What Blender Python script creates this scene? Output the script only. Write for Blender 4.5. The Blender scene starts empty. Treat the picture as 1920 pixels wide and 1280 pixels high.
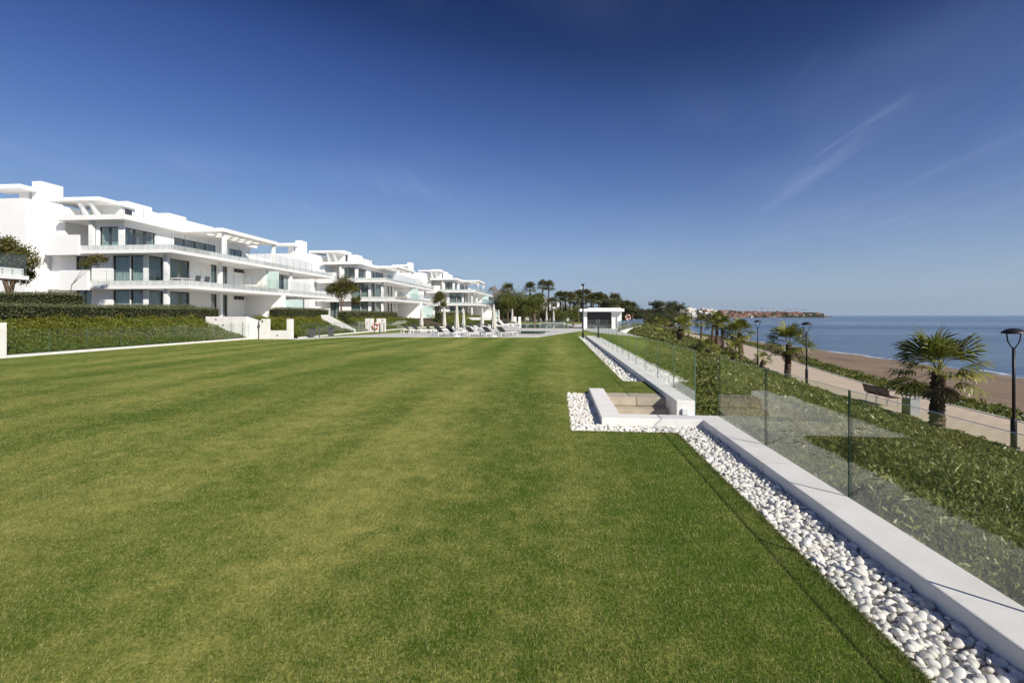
import bpy, math, random
import numpy as np
from mathutils import Vector, Matrix, Euler

random.seed(7)
rng = np.random.default_rng(7)
sc = bpy.context.scene
col = sc.collection
PI = math.pi
R = math.radians

# ------------------------------------------------------------------ camera
cam_d = bpy.data.cameras.new("camera")
cam = bpy.data.objects.new("camera", cam_d)
col.objects.link(cam)
cam.location = (0, 0, 1.71)
cam.rotation_euler = (R(90), 0, R(5.353))
cam_d.sensor_width = 36
cam_d.lens = 17.0
cam_d.shift_y = -0.0255
cam_d.clip_start = 0.1
cam_d.clip_end = 60000
sc.camera = cam

# ------------------------------------------------------------------ sky, sun, exposure
SUN_EL = R(35)
SUN_H = (0.7236, -0.6905)
world = bpy.data.worlds.new("World")
sc.world = world
world.use_nodes = True
wt = world.node_tree
for n in list(wt.nodes):
    wt.nodes.remove(n)
wo = wt.nodes.new("ShaderNodeOutputWorld")
bg = wt.nodes.new("ShaderNodeBackground")
sky = wt.nodes.new("ShaderNodeTexSky")
sky.sky_type = 'NISHITA'
sky.sun_disc = False
sky.sun_elevation = SUN_EL
sky.sun_rotation = math.atan2(SUN_H[0], SUN_H[1])
sky.altitude = 10
sky.air_density = 1.0
sky.dust_density = 0.0
sky.ozone_density = 8.0
gam = wt.nodes.new("ShaderNodeRGBCurve")          # contrast of a polarised blue sky
def curve(i, pts):
    c = gam.mapping.curves[i]
    while len(c.points) < len(pts): c.points.new(.5, .5)
    for q, (a, b) in zip(c.points, pts): q.location = (a * .5, b * .5)
curve(0, [(0, 0), (.058, .004), (.077, .026), (.105, .058), (.171, .138), (.418, .34), (.70, .42), (2.0, .60)])
curve(1, [(0, 0), (.128, .022), (.168, .066), (.228, .128), (.35, .25), (.645, .46), (.80, .51), (2.0, .70)])
curve(2, [(0, 0), (.293, .105), (.372, .230), (.476, .355), (.645, .51), (.80, .59), (1.1, .66), (2.0, .80)])
gam.mapping.extend = 'HORIZONTAL'
gam.mapping.update()
scl = wt.nodes.new("ShaderNodeVectorMath"); scl.operation = 'SCALE'
scl.inputs['Scale'].default_value = 0.05
wt.links.new(sky.outputs[0], scl.inputs[0])
wt.links.new(scl.outputs[0], gam.inputs['Color'])
tc = wt.nodes.new("ShaderNodeTexCoord")
sep = wt.nodes.new("ShaderNodeSeparateXYZ")
wt.links.new(tc.outputs['Generated'], sep.inputs[0])
def wmath(op, a, b=None, c=None):
    n = wt.nodes.new("ShaderNodeMath"); n.operation = op
    for i, v in enumerate((a, b, c)):
        if v is None: continue
        if isinstance(v, (int, float)): n.inputs[i].default_value = v
        else: wt.links.new(v, n.inputs[i])
    return n.outputs[0]
zc = wmath('ADD', wmath('MAXIMUM', sep.outputs[2], 0.0), 0.06)
cx = wmath('DIVIDE', sep.outputs[0], zc)
cy = wmath('DIVIDE', sep.outputs[1], zc)
cmb = wt.nodes.new("ShaderNodeCombineXYZ")
wt.links.new(cx, cmb.inputs[0]); wt.links.new(cy, cmb.inputs[1])
def cirrus(scale, stretch, rot, lo, hi, detail, dist, off):
    mp = wt.nodes.new("ShaderNodeMapping")
    mp.inputs['Rotation'].default_value = (0, 0, rot)
    mp.inputs['Scale'].default_value = (scale, scale * stretch, 1)
    mp.inputs['Location'].default_value = (off, off * 0.7, 0)
    wt.links.new(cmb.outputs[0], mp.inputs[0])
    nz = wt.nodes.new("ShaderNodeTexNoise")
    nz.inputs['Scale'].default_value = 1.0
    nz.inputs['Detail'].default_value = detail
    nz.inputs['Roughness'].default_value = 0.6
    nz.inputs['Distortion'].default_value = dist
    wt.links.new(mp.outputs[0], nz.inputs['Vector'])
    r = wt.nodes.new("ShaderNodeMapRange")
    r.inputs[1].default_value = lo; r.inputs[2].default_value = hi
    wt.links.new(nz.outputs['Fac'], r.inputs[0])
    return r.outputs[0]
c1 = cirrus(1.5, 0.14, R(-30), 0.50, 0.85, 7, 0.6, 7.7)
c2 = cirrus(0.45, 0.6, R(-20), 0.45, 0.72, 3, 0.3, 31.4)
c3 = cirrus(4.6, 0.085, R(-30), 0.53, 0.85, 9, 1.3, 25.5)
veil = wmath('ADD', wmath('MULTIPLY', wmath('MULTIPLY', c1, c2), 0.10), wmath('MULTIPLY', wmath('MULTIPLY', c3, c2), 0.34))
veil = wmath('ADD', veil, wmath('MULTIPLY', c2, 0.05))
veil = wmath('MINIMUM', veil, 0.5)
mixc = wt.nodes.new("ShaderNodeMix"); mixc.data_type = 'RGBA'
wt.links.new(veil, mixc.inputs['Factor'])
wt.links.new(gam.outputs[0], mixc.inputs[6])
mixc.inputs[7].default_value = (0.31, 0.37, 0.475, 1)
bg.inputs['Strength'].default_value = 2.0     # the sky is scaled by 0.05 above: 0.1 in all
hzf = wmath('MULTIPLY', wmath('EXPONENT', wmath('MULTIPLY', wmath('MAXIMUM', sep.outputs[2], 0.0), -11.0)), 0.9)   # pale air low on the horizon, all round
mixh = wt.nodes.new("ShaderNodeMix"); mixh.data_type = 'RGBA'
wt.links.new(hzf, mixh.inputs['Factor'])
wt.links.new(mixc.outputs[2], mixh.inputs[6])
mixh.inputs[7].default_value = (0.165, 0.213, 0.275, 1)
wt.links.new(mixh.outputs[2], bg.inputs[0])
wt.links.new(bg.outputs[0], wo.inputs[0])

sun_d = bpy.data.lights.new("sun", 'SUN')
sun_d.energy = 5.0
sun_d.angle = R(0.53)
sun_d.color = (1.0, 0.945, 0.85)
sun = bpy.data.objects.new("sun", sun_d)
col.objects.link(sun)
sv = Vector((SUN_H[0] * math.cos(SUN_EL), SUN_H[1] * math.cos(SUN_EL), math.sin(SUN_EL)))
sun.rotation_euler = sv.to_track_quat('Z', 'Y').to_euler()
sun.location = (40, -40, 60)

sc.view_settings.view_transform = 'Standard'
sc.view_settings.look = 'None'
sc.view_settings.exposure = 0.2
sc.view_settings.gamma = 1.0
sc.cycles.use_denoising = True
sc.cycles.max_bounces = 8
sc.cycles.transparent_max_bounces = 24
sc.cycles.caustics_reflective = False
sc.cycles.caustics_refractive = False

# ------------------------------------------------------------------ helpers
def tag(o, label=None, cat=None, group=None, kind=None):
    if label: o["label"] = label
    if cat: o["category"] = cat
    if group: o["group"] = group
    if kind: o["kind"] = kind
    return o

def link(name, me, parent=None, loc=None, rot=None):
    o = bpy.data.objects.new(name, me)
    col.objects.link(o)
    if parent: o.parent = parent
    if loc is not None: o.location = loc
    if rot is not None: o.rotation_euler = rot
    return o

def empty(name, loc=(0, 0, 0), rz=0):
    o = bpy.data.objects.new(name, None)
    o.empty_display_size = 0.2
    col.objects.link(o)
    o.location = loc
    o.rotation_euler = (0, 0, rz)
    return o

def copy_tree(o, parent=None):
    kids = list(o.children)
    c = o.copy()
    col.objects.link(c)
    c.parent = parent
    for k in kids:
        copy_tree(k, c)
    return c

class MB:
    def __init__(self):
        self.v, self.f, self.m = [], [], []
    def add(self, vs, fs, m=0):
        b = len(self.v)
        self.v += [tuple(p) for p in vs]
        self.f += [tuple(b + i for i in f) for f in fs]
        self.m += [m] * len(fs)
        return self
    def box(self, x0, x1, y0, y1, z0, z1, m=0):
        if x0 > x1: x0, x1 = x1, x0
        if y0 > y1: y0, y1 = y1, y0
        vs = [(x, y, z) for z in (z0, z1) for y in (y0, y1) for x in (x0, x1)]
        return self.add(vs, [(0, 2, 3, 1), (4, 5, 7, 6), (0, 1, 5, 4), (2, 6, 7, 3), (0, 4, 6, 2), (1, 3, 7, 5)], m)
    def prism(self, poly, z0, z1, m=0):
        n = len(poly)
        vs = [(x, y, z0) for x, y in poly] + [(x, y, z1) for x, y in poly]
        fs = [tuple(range(n - 1, -1, -1)), tuple(range(n, 2 * n))]
        fs += [(i, (i + 1) % n, n + (i + 1) % n, n + i) for i in range(n)]
        return self.add(vs, fs, m)
    def prism_x(self, poly, x0, x1, m=0):      # polygon in (y, z), extruded along x
        n = len(poly)
        vs = [(x0, y, z) for y, z in poly] + [(x1, y, z) for y, z in poly]
        fs = [tuple(range(n - 1, -1, -1)), tuple(range(n, 2 * n))]
        fs += [(i, (i + 1) % n, n + (i + 1) % n, n + i) for i in range(n)]
        return self.add(vs, fs, m)
    def tube(self, pts, rad, n=8, m=0, cap=True, jit=0.0):
        pts = [Vector(p) for p in pts]
        if isinstance(rad, (int, float)): rad = [rad] * len(pts)
        vs, fs = [], []
        for i, p in enumerate(pts):
            d = (pts[min(i + 1, len(pts) - 1)] - pts[max(i - 1, 0)]).normalized()
            a = d.orthogonal().normalized() if i == 0 else (a - d * a.dot(d)).normalized()
            b = d.cross(a)
            for k in range(n):
                t = 2 * PI * k / n
                r = rad[i] * (1 + jit * (random.random() - .5))
                vs.append(p + (a * math.cos(t) + b * math.sin(t)) * r)
        for i in range(len(pts) - 1):
            for k in range(n):
                q = (k + 1) % n
                fs.append((i * n + k, i * n + q, (i + 1) * n + q, (i + 1) * n + k))
        if cap:
            fs.append(tuple(range(n - 1, -1, -1)))
            fs.append(tuple((len(pts) - 1) * n + k for k in range(n)))
        return self.add(vs, fs, m)
    def lathe(self, prof, n=16, c=(0, 0, 0), m=0):      # (r, z) pairs
        vs, fs = [], []
        for r, z in prof:
            for k in range(n):
                t = 2 * PI * k / n
                vs.append((c[0] + r * math.cos(t), c[1] + r * math.sin(t), c[2] + z))
        for i in range(len(prof) - 1):
            for k in range(n):
                q = (k + 1) % n
                fs.append((i * n + k, i * n + q, (i + 1) * n + q, (i + 1) * n + k))
        return self.add(vs, fs, m)
    def mesh(self, name, mats, smooth=False):
        me = bpy.data.meshes.new(name)
        me.from_pydata(self.v, [], self.f)
        for k in (mats if isinstance(mats, (list, tuple)) else [mats]):
            me.materials.append(k)
        me.polygons.foreach_set("material_index", self.m)
        if smooth:
            me.polygons.foreach_set("use_smooth", [True] * len(self.f))
        me.update()
        return me
    def build(self, name, mats, parent=None, loc=None, rot=None, smooth=False):
        return link(name, self.mesh(name, mats, smooth), parent, loc, rot)

def np_mesh(name, verts, k, mat, rnd=None, smooth=False):
    """verts: (N*k, 3); each run of k vertices is one face"""
    n = len(verts) // k
    me = bpy.data.meshes.new(name)
    me.vertices.add(n * k)
    me.vertices.foreach_set("co", np.ascontiguousarray(verts, dtype=np.float32).ravel())
    me.loops.add(n * k)
    me.loops.foreach_set("vertex_index", np.arange(n * k, dtype=np.int32))
    me.polygons.add(n)
    me.polygons.foreach_set("loop_start", np.arange(0, n * k, k, dtype=np.int32))
    me.update(calc_edges=True)
    if rnd is not None:
        a = me.attributes.new("rnd", 'FLOAT', 'FACE')
        a.data.foreach_set("value", np.ascontiguousarray(rnd, dtype=np.float32))
    me.materials.append(mat)
    return me

def unit(a):
    return a / np.maximum(np.linalg.norm(a, axis=1, keepdims=True), 1e-9)

def leaf_verts(C, L, W, up=0.3, dirs=None):
    """diamond leaves round centres C; L, W arrays or floats"""
    n = len(C)
    if dirs is None:
        d = rng.normal(size=(n, 3)); d[:, 2] += up
        d = unit(d)
    else:
        d = unit(dirs + rng.normal(size=(n, 3)) * 0.35)
    s = unit(np.cross(d, rng.normal(size=(n, 3))))
    L = np.broadcast_to(np.asarray(L, float), (n,))[:, None]
    W = np.broadcast_to(np.asarray(W, float), (n,))[:, None]
    nn = np.cross(d, s)
    p0 = C - d * L * .5
    p2 = C + d * L * .5
    p1 = C + s * W * .5 + nn * W * .12 - d * L * .05
    p3 = C - s * W * .5 + nn * W * .12 - d * L * .05
    return np.stack([p0, p1, p2, p3], axis=1).reshape(-1, 3)

def hnoise(x, y, s=1.0, seed=0.0):
    """cheap smooth value noise in 2D, about 0..1"""
    x = x * s + seed * 13.7; y = y * s - seed * 7.1
    v = (np.sin(x * 1.7 + 1.3 * np.sin(y * 1.1)) + np.sin(y * 2.3 + 1.7 * np.sin(x * 0.9 + 2.0))
         + np.sin((x + y) * 1.31 + 0.5) + np.sin((x - 1.3 * y) * 2.9 + 1.1) * .6)
    return np.clip(v / 7.2 + .5, 0, 1)

# ------------------------------------------------------------------ materials
def new_mat(name):
    m = bpy.data.materials.new(name)
    m.use_nodes = True
    nt = m.node_tree
    for n in list(nt.nodes): nt.nodes.remove(n)
    out = nt.nodes.new("ShaderNodeOutputMaterial")
    return m, nt, out

def nd(nt, kind, **kw):
    n = nt.nodes.new(kind)
    for k, v in kw.items(): setattr(n, k, v)
    return n

def principled(nt, out, rough=.6, spec=.3, metal=0.0):
    p = nd(nt, "ShaderNodeBsdfPrincipled")
    p.inputs['Roughness'].default_value = rough
    p.inputs['Specular IOR Level'].default_value = spec
    p.inputs['Metallic'].default_value = metal
    nt.links.new(p.outputs[0], out.inputs[0])
    return p

def noise(nt, vec, scale, detail=4, rough=.55, dist=0.0):
    n = nd(nt, "ShaderNodeTexNoise")
    n.inputs['Scale'].default_value = scale
    n.inputs['Detail'].default_value = detail
    n.inputs['Roughness'].default_value = rough
    n.inputs['Distortion'].default_value = dist
    if vec is not None: nt.links.new(vec, n.inputs['Vector'])
    return n.outputs['Fac']

def mapr(nt, v, a, b, c=0.0, d=1.0):
    n = nd(nt, "ShaderNodeMapRange")
    n.inputs[1].default_value = a; n.inputs[2].default_value = b
    n.inputs[3].default_value = c; n.inputs[4].default_value = d
    nt.links.new(v, n.inputs[0])
    return n.outputs[0]

def mth(nt, op, a, b=None):
    n = nd(nt, "ShaderNodeMath", operation=op)
    for i, v in enumerate((a, b)):
        if v is None: continue
        if isinstance(v, (int, float)): n.inputs[i].default_value = v
        else: nt.links.new(v, n.inputs[i])
    return n.outputs[0]

def mixcol(nt, f, a, b):
    n = nd(nt, "ShaderNodeMix", data_type='RGBA')
    for i, v in ((0, f), (6, a), (7, b)):
        if isinstance(v, (int, float)): n.inputs[i].default_value = v
        elif isinstance(v, tuple): n.inputs[i].default_value = v if len(v) == 4 else (*v, 1)
        else: nt.links.new(v, n.inputs[i])
    return n.outputs[2]

def position(nt):
    return nd(nt, "ShaderNodeNewGeometry").outputs['Position']

def mapping(nt, vec, scale=(1, 1, 1), rot=(0, 0, 0)):
    n = nd(nt, "ShaderNodeMapping")
    n.inputs['Scale'].default_value = scale
    n.inputs['Rotation'].default_value = rot
    nt.links.new(vec, n.inputs[0])
    return n.outputs[0]

def bump(nt, h, strength, dist, p):
    b = nd(nt, "ShaderNodeBump")
    b.inputs['Strength'].default_value = strength
    b.inputs['Distance'].default_value = dist
    nt.links.new(h, b.inputs['Height'])
    nt.links.new(b.outputs[0], p.inputs['Normal'])

def plain(name, c, rough=.6, spec=.3, var=.12, vs=3.0, bs=0.0, bstr=.2, bdist=.004, metal=0.0, c2=None):
    m, nt, out = new_mat(name)
    p = principled(nt, out, rough, spec, metal)
    pos = position(nt)
    f = noise(nt, pos, vs, 5)
    if c2 is None: c2 = tuple(max(0, x * (1 - 2 * var)) for x in c)
    nt.links.new(mixcol(nt, mapr(nt, f, .35, .7), c, c2), p.inputs['Base Color'])
    if bs:
        bump(nt, noise(nt, pos, bs, 3), bstr, bdist, p)
    return m

def foliage(name, cols, trans=.25, rough=.5, patch=None, pscale=.5):
    m, nt, out = new_mat(name)
    p = nd(nt, "ShaderNodeBsdfPrincipled")
    p.inputs['Roughness'].default_value = rough
    p.inputs['Specular IOR Level'].default_value = .35
    at = nd(nt, "ShaderNodeAttribute", attribute_name="rnd")
    r = nd(nt, "ShaderNodeValToRGB")
    el = r.color_ramp.elements
    while len(el) < len(cols): el.new(.5)
    for i, c in enumerate(cols):
        el[i].position = i / (len(cols) - 1)
        el[i].color = (*c, 1)
    nt.links.new(at.outputs['Fac'], r.inputs[0])
    c = r.outputs[0]
    if patch:
        f = noise(nt, position(nt), pscale, 3)
        c = mixcol(nt, mapr(nt, f, .48, .68, 0, .75), c, patch)
    nt.links.new(c, p.inputs['Base Color'])
    t = nd(nt, "ShaderNodeBsdfTranslucent")
    nt.links.new(c, t.inputs[0])
    mx = nd(nt, "ShaderNodeMixShader")
    mx.inputs[0].default_value = trans
    nt.links.new(p.outputs[0], mx.inputs[1]); nt.links.new(t.outputs[0], mx.inputs[2])
    nt.links.new(mx.outputs[0], out.inputs[0])
    return m

def glass(name, tint=(.93, .97, .95), f0=.05, rough=0.0, dust=0.0):
    """clear sheet glass: Fresnel reflection over a tinted straight-through view"""
    m, nt, out = new_mat(name)
    tr = nd(nt, "ShaderNodeBsdfTransparent"); tr.inputs[0].default_value = (*tint, 1)
    gl = nd(nt, "ShaderNodeBsdfGlossy"); gl.inputs['Roughness'].default_value = rough
    gl.inputs[0].default_value = (.95, .98, .97, 1)
    g = nd(nt, "ShaderNodeNewGeometry")
    dt = nd(nt, "ShaderNodeVectorMath", operation='DOT_PRODUCT')
    nt.links.new(g.outputs['Incoming'], dt.inputs[0]); nt.links.new(g.outputs['Normal'], dt.inputs[1])
    c = mth(nt, 'ABSOLUTE', dt.outputs['Value'])
    k = mth(nt, 'POWER', mth(nt, 'SUBTRACT', 1.0, c), 5.0)
    fr = mth(nt, 'ADD', mth(nt, 'MULTIPLY', k, 1 - f0), f0)
    mx = nd(nt, "ShaderNodeMixShader")
    nt.links.new(fr, mx.inputs[0])
    nt.links.new(tr.outputs[0], mx.inputs[1]); nt.links.new(gl.outputs[0], mx.inputs[2])
    last = mx.outputs[0]
    if dust:
        df = nd(nt, "ShaderNodeBsdfDiffuse"); df.inputs[0].default_value = (.75, .78, .76, 1)
        m2 = nd(nt, "ShaderNodeMixShader")
        f = noise(nt, position(nt), 1.3, 4)
        nt.links.new(mapr(nt, f, .3, .8, dust * .5, dust * 1.5), m2.inputs[0])
        nt.links.new(last, m2.inputs[1]); nt.links.new(df.outputs[0], m2.inputs[2])
        last = m2.outputs[0]
    nt.links.new(last, out.inputs[0])
    return m

def lawn_colour(nt, pos):
    st = mapping(nt, pos, (1.0, .13, 1), (0, 0, R(-4)))
    n1 = noise(nt, st, .42, 4, .6, .3)             # long mown streaks
    n2 = noise(nt, pos, .55, 5, .62)               # worn patches
    n3 = noise(nt, pos, 5.0, 4, .7)                # tufts
    n4 = noise(nt, pos, 42.0, 3, .75)              # blades
    n5 = noise(nt, pos, 1.7, 4, .65)
    a = mth(nt, 'ADD', mth(nt, 'MULTIPLY', n1, .40), mth(nt, 'MULTIPLY', n2, .20))
    a = mth(nt, 'ADD', a, mth(nt, 'MULTIPLY', n5, .22))
    a = mth(nt, 'ADD', a, mth(nt, 'MULTIPLY', n3, .34))
    a = mth(nt, 'ADD', a, mth(nt, 'MULTIPLY', n4, .60))
    sx = nd(nt, "ShaderNodeSeparateXYZ"); nt.links.new(pos, sx.inputs[0])
    mow = mth(nt, 'SINE', mth(nt, 'ADD', mth(nt, 'MULTIPLY', sx.outputs[0], 2.9), mth(nt, 'MULTIPLY', n2, 2.0)))     # mower passes along the lawn
    a = mth(nt, 'ADD', a, mth(nt, 'MULTIPLY', mow, .022))
    f = mapr(nt, a, .81, 1.09)
    c = mixcol(nt, f, (.080, .140, .011), (.48, .445, .130))
    g = mapr(nt, noise(nt, pos, .23, 3), .4, .65)
    return mixcol(nt, mth(nt, 'MULTIPLY', g, .25), c, (.12, .165, .022))

def make_lawn():
    m, nt, out = new_mat("lawn_turf")
    p = principled(nt, out, .85, .12)
    pos = position(nt)
    nt.links.new(lawn_colour(nt, pos), p.inputs['Base Color'])
    h = mth(nt, 'ADD', noise(nt, pos, 60, 3, .7), mth(nt, 'MULTIPLY', noise(nt, pos, 9, 3), .8))
    bump(nt, h, .9, .02, p)
    b, nt, out = new_mat("grass_blade")
    p = nd(nt, "ShaderNodeBsdfPrincipled")
    p.inputs['Roughness'].default_value = .6
    p.inputs['Specular IOR Level'].default_value = .25
    pos = position(nt)
    at = nd(nt, "ShaderNodeAttribute", attribute_name="rnd")
    c = lawn_colour(nt, pos)
    c = mixcol(nt, mapr(nt, at.outputs['Fac'], .66, 1.0, 0, .8), c, (.66, .58, .28))
    c = mixcol(nt, mapr(nt, at.outputs['Fac'], .0, .5, .55, 0), c, (.07, .115, .012))
    nt.links.new(c, p.inputs['Base Color'])
    t = nd(nt, "ShaderNodeBsdfTranslucent"); nt.links.new(c, t.inputs[0])
    mx = nd(nt, "ShaderNodeMixShader"); mx.inputs[0].default_value = .35
    nt.links.new(p.outputs[0], mx.inputs[1]); nt.links.new(t.outputs[0], mx.inputs[2])
    nt.links.new(mx.outputs[0], out.inputs[0])
    return m, b

M = {}
M['lawn'], M['blade'] = make_lawn()
def weathered_white():
    m, nt, out = new_mat("white_render")
    p = principled(nt, out, .75, .2)
    pos = position(nt)
    a = noise(nt, pos, 2.2, 6, .65)
    c = mixcol(nt, mapr(nt, a, .38, .70), (.845, .815, .77), (.745, .71, .66))
    d = noise(nt, mapping(nt, pos, (6, 6, 1.2)), 1.5, 5, .7)            # drips and splash dirt
    c = mixcol(nt, mapr(nt, d, .60, .78, 0, .35), c, (.52, .48, .42))
    g = noise(nt, pos, 90, 2)
    c = mixcol(nt, mapr(nt, g, .62, .75, 0, .25), c, (.58, .55, .50))
    nt.links.new(c, p.inputs['Base Color'])
    bump(nt, noise(nt, pos, 160, 3), .35, .004, p)
    return m
M['white'] = weathered_white()
M['bwhite'] = plain("building_render", (.86, .85, .825), .7, .2, .025, .4, 60, .1, .003)
M['soffit'] = plain("soffit_paint", (.86, .845, .815), .8, .2, .02, .6)
M['glass'] = glass("fence_glass", (.985, .995, .99), .055, 0, .014)
M['clear'] = glass("clear_fence_glass", (.965, .985, .975), .03, 0, .006)
M['glass2'] = glass("balustrade_glass", (.975, .985, .98), .03, 0, .006)
M['pane'] = glass("window_glass", (.74, .80, .79), .08)
M['edge'] = plain("glass_edge", (.010, .028, .020), .2, .5, .1)
M['edge2'] = plain("pale_glass_edge", (.09, .16, .13), .2, .5, .1)
M['frost'] = plain("frosted_glass", (.55, .68, .64), .35, .5, .05)
M['frame'] = plain("window_frame", (.035, .035, .037), .45, .4, .1)
M['room'] = plain("room_plaster", (.55, .53, .50), .8, .1, .1)
M['curtain'] = plain("curtain_cloth", (.74, .76, .74), .9, .1, .1)
M['stone'] = plain("step_stone", (.50, .43, .33), .7, .25, .12, 4, 40, .2, .004)
M['deck'] = plain("deck_stone", (.62, .60, .56), .7, .25, .05, 1.2, 30, .1, .002)
M['soil'] = plain("soil", (.10, .08, .055), .95, .1, .25, 2, 12, .6, .03)
M['dark_metal'] = plain("black_metal", (.018, .018, .02), .45, .4, .1)
M['grey_metal'] = plain("grey_metal", (.10, .10, .105), .5, .4, .1)
M['steel'] = plain("stainless_steel", (.55, .57, .58), .35, .5, .05, metal=.85)
M['lens'] = plain("lamp_lens", (.7, .68, .62), .4, .5, .05)
M['wood'] = plain("bench_wood", (.085, .035, .018), .55, .3, .2, 6, 30, .3, .003)
M['sling'] = plain("dark_sling", (.13, .132, .135), .85, .15, .1)
M['wframe'] = plain("white_powder_coat", (.78, .78, .76), .4, .4, .02)
M['canvas'] = plain("parasol_canvas", (.60, .57, .51), .9, .1, .06, 2)
M['orange'] = plain("lifebuoy_orange", (.75, .10, .03), .5, .4, .05)
M['buoywhite'] = plain("lifebuoy_white", (.8, .78, .75), .5, .4, .05)
M['bark'] = plain("bark", (.19, .14, .10), .9, .1, .25, 8, 30, .6, .02)
M['palmbark'] = plain("palm_bark", (.16, .115, .08), .9, .1, .3, 14, 40, .8, .03, c2=(.055, .038, .027))
M['paving'] = None
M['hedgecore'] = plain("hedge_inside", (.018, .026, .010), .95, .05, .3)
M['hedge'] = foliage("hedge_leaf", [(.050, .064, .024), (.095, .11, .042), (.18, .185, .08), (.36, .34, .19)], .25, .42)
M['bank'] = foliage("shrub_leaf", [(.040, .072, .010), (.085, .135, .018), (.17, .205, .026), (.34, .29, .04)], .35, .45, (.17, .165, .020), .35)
M['cover'] = foliage("ground_cover_leaf", [(.040, .058, .011), (.098, .128, .025), (.185, .205, .046), (.38, .375, .14)], .35, .40, (.17, .16, .028), .3)
M['tree'] = foliage("tree_leaf", [(.045, .07, .014), (.085, .115, .022), (.15, .165, .03), (.20, .17, .035)], .3, .5)
M['olive'] = foliage("ornamental_tree_leaf", [(.035, .045, .012), (.08, .085, .02), (.16, .145, .03), (.22, .16, .035)], .3, .5)
M['fartree'] = foliage("far_tree_leaf", [(.025, .04, .014), (.045, .062, .02), (.085, .09, .03), (.12, .10, .045)], .2, .6)
M['palm'] = foliage("palm_frond", [(.060, .078, .012), (.13, .15, .024), (.24, .24, .045), (.40, .36, .10)], .3, .38)
M['palmfar'] = foliage("far_palm_frond", [(.045, .058, .02), (.085, .095, .032), (.15, .145, .055), (.22, .19, .09)], .25, .5)
M['thatch'] = foliage("dead_frond", [(.10, .075, .04), (.16, .12, .07), (.22, .17, .10)], .1, .8)
M['rust'] = plain("red_planter", (.28, .075, .035), .8, .15, .15, 3)
M['terra'] = plain("terracotta_roof", (.27, .14, .10), .85, .1, .2, .05)
M['ochre'] = plain("ochre_wall", (.36, .22, .165), .85, .1, .15, .05)
M['cream'] = plain("cream_wall", (.70, .66, .57), .8, .1, .1, .05)
M['dusk'] = plain("shaded_opening", (.05, .05, .055), .6, .3, .1)
M['rock'] = plain("mountain_rock", (.20, .155, .135), .95, .05, .25, .0012, c2=(.10, .105, .07))

# pebbles
def pebble_mat():
    m, nt, out = new_mat("white_pebble")
    p = principled(nt, out, .6, .25)
    oi = nd(nt, "ShaderNodeObjectInfo")
    at = nd(nt, "ShaderNodeAttribute", attribute_name="rnd")
    pos = position(nt)
    f = mth(nt, 'FRACT', mth(nt, 'ADD', oi.outputs['Random'], at.outputs['Fac']))
    c = mixcol(nt, f, (.84, .82, .77), (.66, .62, .55))
    c = mixcol(nt, mapr(nt, f, .84, 1.0, 0, .55), c, (.50, .46, .40))
    v = mapr(nt, noise(nt, pos, 30, 4), .5, .8, 0, .3)
    c = mixcol(nt, v, c, (.50, .46, .40))
    nt.links.new(c, p.inputs['Base Color'])
    bump(nt, noise(nt, pos, 120, 3), .15, .003, p)
    return m
M['pebble'] = pebble_mat()

def paving_mat():
    m, nt, out = new_mat("promenade_paving")
    p = principled(nt, out, .8, .2)
    pos = position(nt)
    br = nd(nt, "ShaderNodeTexBrick")
    br.inputs['Color1'].default_value = (.60, .49, .365, 1)
    br.inputs['Color2'].default_value = (.53, .43, .32, 1)
    br.inputs['Mortar'].default_value = (.24, .195, .145, 1)
    br.inputs['Scale'].default_value = 1.0
    br.inputs['Mortar Size'].default_value = .02
    br.inputs['Brick Width'].default_value = .8
    br.inputs['Row Height'].default_value = .4
    br.inputs['Bias'].default_value = -.2
    nt.links.new(pos, br.inputs['Vector'])
    f = mapr(nt, noise(nt, pos, .7, 5), .35, .7, 0, .35)
    nt.links.new(mixcol(nt, f, br.outputs['Color'], (.42, .35, .28)), p.inputs['Base Color'])
    return m
M['paving'] = paving_mat()

def sand_mat():
    m, nt, out = new_mat("beach_sand")
    p = principled(nt, out, .9, .15)
    pos = position(nt)
    st = mapping(nt, pos, (1.0, .022, 1))
    tracks = noise(nt, st, 2.6, 4, .7, .15)
    big = noise(nt, pos, .12, 4)
    c = mixcol(nt, mapr(nt, big, .35, .7), (.285, .21, .145), (.215, .16, .115))
    c = mixcol(nt, mapr(nt, tracks, .54, .62, 0, .75), c, (.13, .10, .085))
    nt.links.new(c, p.inputs['Base Color'])
    h = mth(nt, 'ADD', mth(nt, 'MULTIPLY', tracks, 1.4), mth(nt, 'MULTIPLY', noise(nt, pos, 5, 4), .25))
    bump(nt, h, .9, .25, p)
    return m
M['sand'] = sand_mat()

def verge_mat():
    m, nt, out = new_mat("verge_soil")
    p = principled(nt, out, .9, .1)
    pos = position(nt)
    c = mixcol(nt, mapr(nt, noise(nt, pos, 1.1, 5), .4, .62), (.06, .085, .02), (.16, .13, .085))
    nt.links.new(c, p.inputs['Base Color'])
    bump(nt, noise(nt, pos, 6, 4), .8, .15, p)
    return m
M['verge'] = verge_mat()

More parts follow.
